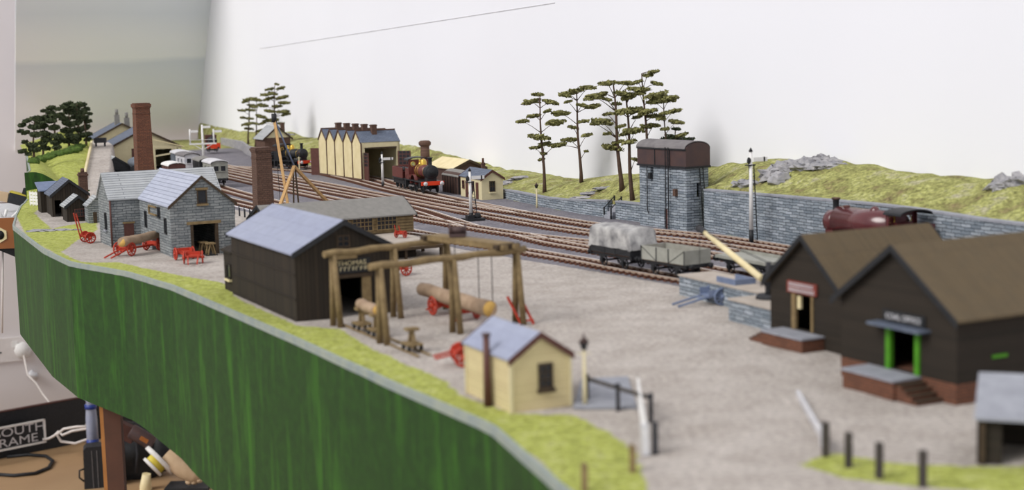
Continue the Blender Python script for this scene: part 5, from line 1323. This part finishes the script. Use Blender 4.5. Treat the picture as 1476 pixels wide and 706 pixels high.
pine('grey-green pine showing above the middle of the water tower tank',b,957,140,conv(X,Y0,S,[(680,192,34),(760,170,36),(725,182,56),(780,235,30),(735,245,24),(790,288,36),(715,272,20),(735,322,20),(815,350,26)]),6,1,'pine',group=GP,r0=.2)
b=back_tree(976,148.5)
pine('small dark pine just over the roof of the water tower',b,973,185,conv(X,Y0,S,[(800,368,58),(790,322,18),(740,372,36),(850,372,26)]),7,1,'pine_dark',group=GP,r0=.18)
X,Y0,S=335,110,5.89; GP='mid-distance pines behind the brick signal hut'
b=on_ground(358,211)
pine('leftmost of the pale pines behind the square brick chimney, in full view',b,359,140,conv(X,Y0,S,[(150,195,52),(110,215,26),(80,290,30),(160,245,30),(150,285,36),(90,352,22),(150,358,26),(125,405,44),(140,445,34)]),11,1.3,group=GP,r0=.3)
b=on_ground(368,214)
pine('slender pale pine between the two bigger ones behind the square chimney',b,370,143,conv(X,Y0,S,[(205,200,42),(180,260,30),(230,240,22),(220,330,20),(190,400,26),(225,462,26)]),12,1.3,group=GP,r0=.22)
b=on_ground(396,212)
pine('broad many-layered pine above the pale roof of the brick signal hut',b,396,124,conv(X,Y0,S,[(315,108,34),(410,100,34),(380,68,16),(280,155,40),(345,145,36),(420,180,50),(310,190,45),(260,250,40),(440,225,45),(380,255,40),(320,295,45),(430,300,48),(455,325,34),(250,345,40),(300,378,40),(345,370,44),(410,400,28),(250,400,26)]),13,1.3,group=GP,r0=.32)
X,Y0,S=20,140,7.06; GP='dark pines on the far left mound'
for i,(bx,by,tx,ty,L,lab) in enumerate([
 (49,231,50,170,[(85,285,32),(65,345,24),(120,360,34),(130,240,38),(215,215,45),(200,305,45),(220,380,50),(110,455,24),(180,490,48),(90,550,36),(150,580,24),(210,530,55)],'outermost left dark pine of the clump on the mound'),
 (62,226,64,168,[(270,270,50),(310,210,45),(320,370,50),(330,430,45),(320,520,45),(300,300,40),(250,240,36),(290,470,40)],'dark pine second from the outer edge of the mound clump'),
 (80,219,77,156,[(300,140,22),(380,110,40),(450,122,26),(370,160,40),(420,190,50),(380,240,50),(470,180,40),(410,310,50),(440,400,55),(430,460,50),(440,510,40)],'dark pine with a separate flat top in the middle of the mound clump'),
 (100,212,98,150,[(540,75,50),(520,105,45),(570,150,60),(520,220,50),(560,270,60),(540,340,60),(590,400,60),(520,440,50),(600,450,50),(590,100,40)],'densest round-topped dark pine of the mound clump'),
 (112,209,111,150,[(650,80,48),(620,110,45),(680,155,50),(640,200,50),(640,260,50),(660,330,50),(680,390,50),(640,430,40)],'dark pine just right of the densest one in the mound clump'),
 (124,208,121,151,[(705,78,30),(730,125,36),(770,168,20),(710,210,45),(755,245,35),(720,310,50),(740,380,50),(750,430,30)],'dark pine nearest the station road in the mound clump')]):
    b=on_ground(bx,by+2); pine(lab,b,tx,ty,conv(X,Y0,S,L),21+i,1.5,'pine_dark',group=GP,r0=.3,thick=.5,dens=1.3)
m=MB(); rnd=random.Random(4)
b0=on_ground(80,222)
for i in range(46):
    t=rnd.random()*.88; c=on_ground(46+t*80,236-t*24+rnd.uniform(-3,2))-b0; m.blob((c.x,c.y,c.z+.15),.7,.6,.45,i,.5,2,8,6)
o=tag(m.build('undergrowth','bush',loc=b0),'low green undergrowth beneath the dark pines on the mound','bushes'); o['kind']='stuff'
# cream wall along the station road
pts=[]
for q in range(192,262,6): pts.append((interp(ROADC,q)-1.9,q,interp(ROADZ,q)+.55))
wall_run('road_wall',pts,'thin cream parapet wall curving up along the station road','cream_pale',.3,cope=False)
# white flat fence by the blue-roofed hut
A=on_ground(44,296); B=on_ground(57,297); r=thing('white_fence','little white board fence left of the blue-roofed hut','fence',A); m=MB(); d=B-A
for z in (.3,.7,1.1,1.5): m.bar((0,0,z),(d.x,d.y,z),.08,.3)
m.build('board','white',r)
for k in range(4): MB().bar((d.x*k/3,d.y*k/3,0),(d.x*k/3,d.y*k/3,1.75),.14).build('post','white',r)
g=on_ground(145,211); r=tag(MB().box(-.95,.95,-.4,.4,.6,1.4).box(-.8,-.65,-.3,.3,0,.6).box(.65,.8,-.3,.3,0,.6).build('buffer_stop','post',loc=g),'black boarded buffer stop at the far end of the station road','buffer stop')

# ================================================================== BEHIND AND BELOW THE LAYOUT
def on_left(px,py,q=QEND+6):
    d=GY(px,py,100)-Vector((0,0,CH)); n=Vector((-math.sin(TH),math.cos(TH),0)); return Vector((0,0,CH))+d*(q/d.dot(n))
ZD=GY(60,650,330).z
dk=MB(); dk.box(-210,60,60,372,ZD-2,ZD); o=structure(dk.build('trim_5','desk'))
# socket plate with plug
c=on_left(10,504,QEND+5.9); s=(on_left(46,503)-c).length; hgt_=(on_left(10,487)-on_left(10,521)).length
r=thing('power_socket','white double wall socket with one plug in it','socket',c,TH)
m=MB(); m.box(-s*1.0,s,-.5,.1,-hgt_/2,hgt_/2); m.build('plate','plug',r)
for x in (-s*.5,): 
    m=MB(); m.box(x-.3,x+.3,-.56,-.5,1.0,1.9); m.box(x-1.6,x-1.1,-.56,-.5,-.7,-.3); m.box(x+1.1,x+1.6,-.56,-.5,-.7,-.3); m.build('pin_hole','post',r)
m=MB(); m.box(s*.2,s*.42,-.8,-.5,hgt_*.1,hgt_*.34); m.build('switch','white',r)
m=MB(); m.lathe([(2.0,-1.9),(2.1,-1.6),(2.1,-.6)],(s*.62,0,-.3),8,axis='y'); r2=thing('plug','white three-pin plug in the wall socket','plug',c,TH); m.build('plug_body','white',r2)
path=[(34,512,352),(37,525,350),(40,540,349),(52,552,348),(62,568,347),(76,586,345),(95,600,342),(115,609,340),(132,613,336)]
tag(MB().tube([GY(*p) for p in path],.22,8).build('white_cable','cable_white'),'white flex hanging from the plug down to the desk','cable')
cl=on_left(48,541,QEND+4.9); tag(MB().blob(tuple(cl),1.2,.8,1.0,2,.3).build('cable_clip','dirty_white'),'small grey clip on the wall where the white flex passes','clip')
lp=[(132,614),(110,615),(92,618),(82,626),(88,636),(108,639),(126,633),(136,624),(128,617),(104,621),(90,627),(84,622),(78,628),(70,632),(62,633)]
tag(MB().tube([GY(a,b,322+.3*i) for i,(a,b) in enumerate(lp)],.3,8).build('cable_loop','cable_white'),'coiled white cable loop lying in front of the black board','cable')
bl=[(-10,683),(20,685),(50,682),(70,674),(76,664),(66,657),(40,655),(10,658)]
tag(MB().tube([Vector((G(a,b,ZD+.4).x,G(a,b,ZD+.4).y,ZD+.4)) for a,b in bl],.38,8).build('black_cable','black'),'black cable curling over the tan desk','cable')
# black board and framed name plate
A=GY(122,640,338); dirv=R(42); L=58
A.z=ZD; top=GY(122,573,338).z
r=thing('black_board','long black board leaning against the wall behind the desk','board',A,dirv)
MB().box(-L,22,-.5,.5,0,top-ZD).build('board','black',r); MB().box(-L,22,-.6,.6,top-ZD,top-ZD+.25).build('top_edge','tan_red',r)
A=GY(66,637,327); t2=GY(63,603,327).z; h_=t2-A.z; L=17
r=thing('framed_sign','black nameplate with white frame and the words SOUTH FRAME','sign',A,R(43))
MB().box(-L,0,-.2,.2,0,h_).build('plate','black',r)
m=MB(); b_=.45
m.box(-L,0,-.45,-.2,0,b_); m.box(-L,0,-.45,-.2,h_-b_,h_); m.box(-b_,0,-.45,-.2,0,h_); m.box(-L,-L+b_,-.45,-.2,0,h_); m.build('frame','white',r)
text('SOUTH',2.7,'dirty_white',r,(-6.0,-.25,h_*.71),(PI/2,0,0),sx=1.35); text('FRAME',2.7,'dirty_white',r,(-7.3,-.25,h_*.29),(PI/2,0,0),sx=1.35)
# table leg under the layout
g=GY(152,590,124); r=thing('trestle_leg','upright wooden leg carrying the green baseboard','leg',(g.x,g.y,0),R(8))
MB().box(-.15,1.25,-.4,1.2,ZD,-10.6).build('board','leg_side',r); MB().box(-.45,-.15,-.4,1.2,ZD,-10.6).build('edge_strip','leg_wood',r)
# clutter on the desk
def P_(px,py,y): return GY(px,py,y)
c=P_(145,700,300); r=thing('black_case','black case with side handle standing behind the wooden leg','case',(c.x,c.y,ZD),R(15))
h_=P_(145,640,300).z-ZD; m=MB(); m.prism([(-3.2,0),(3.4,0),(3.3,h_-.6),(2.8,h_),(-2.4,h_),(-3.0,h_-.6)],-2,2); m.build('case_body','black',r)
m=MB(); m.tube([(-3.1,-.5,h_*.45),(-4.0,-.5,h_*.42),(-4.1,-.5,h_*.25),(-3.2,-.5,h_*.15)],.2,6); m.build('handle','black',r); m=MB()
for x in (-1.4,-.4): m.box(x,x+.12,-2.1,-2,0,h_-.8)
m.build('ridge','tank_top',r)
c=P_(134,640,310); r=thing('plastic_bottle','cloudy plastic bottle with blue bands behind the wooden leg','bottle',(c.x,c.y,c.z),0); h_=P_(130,562,310).z-c.z
m=MB(); m.lathe([(1.0,0),(1.25,.3),(1.2,h_*.5),(.9,h_*.8),(1.4,h_*.86),(1.3,h_)],n=16); m.build('bottle_body','clear',r); m=MB(); m.lathe([(1.3,0),(1.35,.2),(1.3,1.2)],n=16); m.lathe([(1.25,h_*.66),(1.25,h_*.74)],n=16); m.build('blue_band','blue',r)
r['label']='cloudy plastic bottle with blue bands behind the wooden leg'
tag(MB().box(-1.5,1.5,-1.5,1.5,ZD,c.z).build('tin_box','black',loc=(c.x,c.y,0)),'black box under the cloudy bottle','box')
c=P_(195,690,305); r=thing('black_bag','slumped black bag full of tools under the layout','bag',(c.x,c.y,ZD),0)
h_=P_(190,600,305).z-ZD; m=MB(); m.blob((-.5,1,h_*.42),5.6,4,h_*.52,3,.22,1.4,20,14); m.blob((3.2,2,h_*.3),5,4,h_*.35,6,.25,1.5,16,12); m.build('bag_body','black',r)
m=MB(); m.tube([(-2,-3,h_*.2),(-2.6,-2.8,h_*.5),(-2.2,-2,h_*.8)],.35,6); m.tube([(1,-3,h_*.15),(1.6,-3.2,h_*.45),(1.2,-2,h_*.75)],.3,6); m.build('strap','post',r)
c=P_(182,622,299); tag(MB().box(-2.6,2.0,-1,1,-1.6,1.6,mat=Matrix.Rotation(R(28),4,'Y')).build('leather_case','tan_red',loc=c),'dark red leather case on top of the black bag','case')
c=P_(205,630,297); r=thing('tin_can','black can with a small orange label beside the leather case','can',c,0); m=MB(); m.lathe([(1.5,-2.6),(1.55,-2.4),(1.55,2.4),(1.4,2.6)],(0,0,0),16,axis='x'); o=m.build('can_body','tank_iron',r); m=MB(); m.box(-.2,1.6,-1.62,-1.5,-.2,.7); m.build('label_patch','orange_wood',r)
for o in kids(r): o.rotation_euler=(0,R(32),0)
c=P_(225,668,296); r=thing('tape_roll','white and yellow roll of tape leaning on the beige toy leg','tape roll',c,R(10))
for k,(mt,y0,y1,rr) in enumerate((('white',-.9,-.5,1.9),('yellow',-.5,.4,1.6),('white',.4,1.0,2.9))):
    o=MB().lathe([(rr,y0),(rr,y1)],(0,0,0),22,axis='x').build(('disc','tape','flange')[k],mt,r); o.rotation_euler=(0,R(-38),R(20)); o.scale=(1.4,1,1.35)
o=MB().tube([(-2.0,0,-2.0),(-2.4,.2,-4.6),(-2.2,.4,-7)],[.9,1.2,1.4],10).build('tape_end','cream_pale',r)
# beige toy limb
c=P_(270,680,296); r=thing('toy_leg','beige soft toy leg with rounded toes lying under the layout','soft toy',c,0)
m=MB(); m.tube([(-4.2,1,3.4),(-2.4,.6,1.9),(-.4,.2,.2),(1.4,0,-.9),(2.4,0,-1.4)],[2.2,2.1,1.9,1.6,1.1],16)
for k,(x,z) in enumerate(((.3,-2.0),(1.4,-2.0),(2.4,-1.7))): m.blob((x,-.3,z),.75,.9,.62,k,.05)
m.build('leg_body','cloth',r)
tag(MB().box(-4,5,-3,3,ZD,P_(270,700,296).z).build('storage_box','black',loc=(c.x-.5,c.y+1,0)),'low black box carrying the beige toy leg','box')
c=P_(170,678,290); tag(MB().tube([(-.5,0,1.5),(1.2,0,-1.6)],[.14,.14],6).build('metal_rod','concrete',loc=(c.x,c.y,c.z)),'thin pale metal rod lying against the black bag','rod')
# control box at the far left behind the board's tip
y0=188; zt=GY(0,314,y0).z; zb=GY(0,358,y0).z; xr=GY(37,306,y0).x; back=G(20,290,zt)
r=thing('control_box','brown wooden control box with levers standing behind the tip of the layout','control box',(xr,y0,0),R(8))
D_=back.y-y0
MB().box(-16,0,0,.5,zb,zt).build('front_panel','orange_wood',r); MB().box(-16,0,.5,D_,zt-.5,zt-.1).build('top_plate','dirty_white',r); MB().box(-16,0,D_-.4,D_,zb,zt).box(-.4,0,.5,D_-.4,zb,zt-.5).build('side_panel','leg_side',r)
x=GY(1,338,y0).x-xr; z=GY(1,338,y0).z
m=MB(); m.lathe([(1.0,-.12),(1.0,.02)],(x,0,z),6,axis='y',smooth=False); m.build('socket_ring','cream_pale',r); MB().lathe([(.6,-.16),(.6,.0)],(x,0,z),14,axis='y').build('socket_hole','black',r)
for (px,dx,dy) in ((10,.3,.9),(20,2.0,1.6),(7,-.6,.8)):
    xx=GY(px,300,y0+2).x-xr; m=MB(); m.tube([(xx,2.2,zt-.1),(xx+dx,2.2,zt+dy)],[.16,.22],8); m.build('lever','white',r)
c=GY(28,287,y0+7); r=thing('black_switch_unit','tilted black switch unit with yellow edge on the control box','switch',c,R(5))
mt=Matrix.Rotation(R(17),4,'Y'); MB().box(-1.3,1.3,-.6,.6,-.75,.65,mat=mt).build('unit_body','black',r); MB().box(-1.35,1.35,-.65,.65,.65,.8,mat=mt).build('yellow_edge','yellow',r); MB().box(.2,1.1,-.3,.4,.8,1.6,mat=mt).build('knob','black',r)
c=GY(3,284,y0+9); tag(MB().box(-1.6,.9,-.5,.5,-.5,.7,mat=Matrix.Rotation(R(12),4,'Y')).build('pink_box','cloth',loc=c),'pinkish box end at the left edge beside the black switch unit','box')
c=GY(12,364,y0); tag(MB().prism([(-2,0),(.9,0),(.9,-1.3)],0,.4).build('bracket','black',loc=(c.x,c.y+.5,zb)),'black triangular bracket under the brown control box','bracket')
pa=GY(4,358,y0+1); pb=GY(3,480,y0+1); tag(MB().tube([pa,pb],.12,6).build('hanging_cable','cable_white'),'pale cable hanging straight down from the control box','cable')
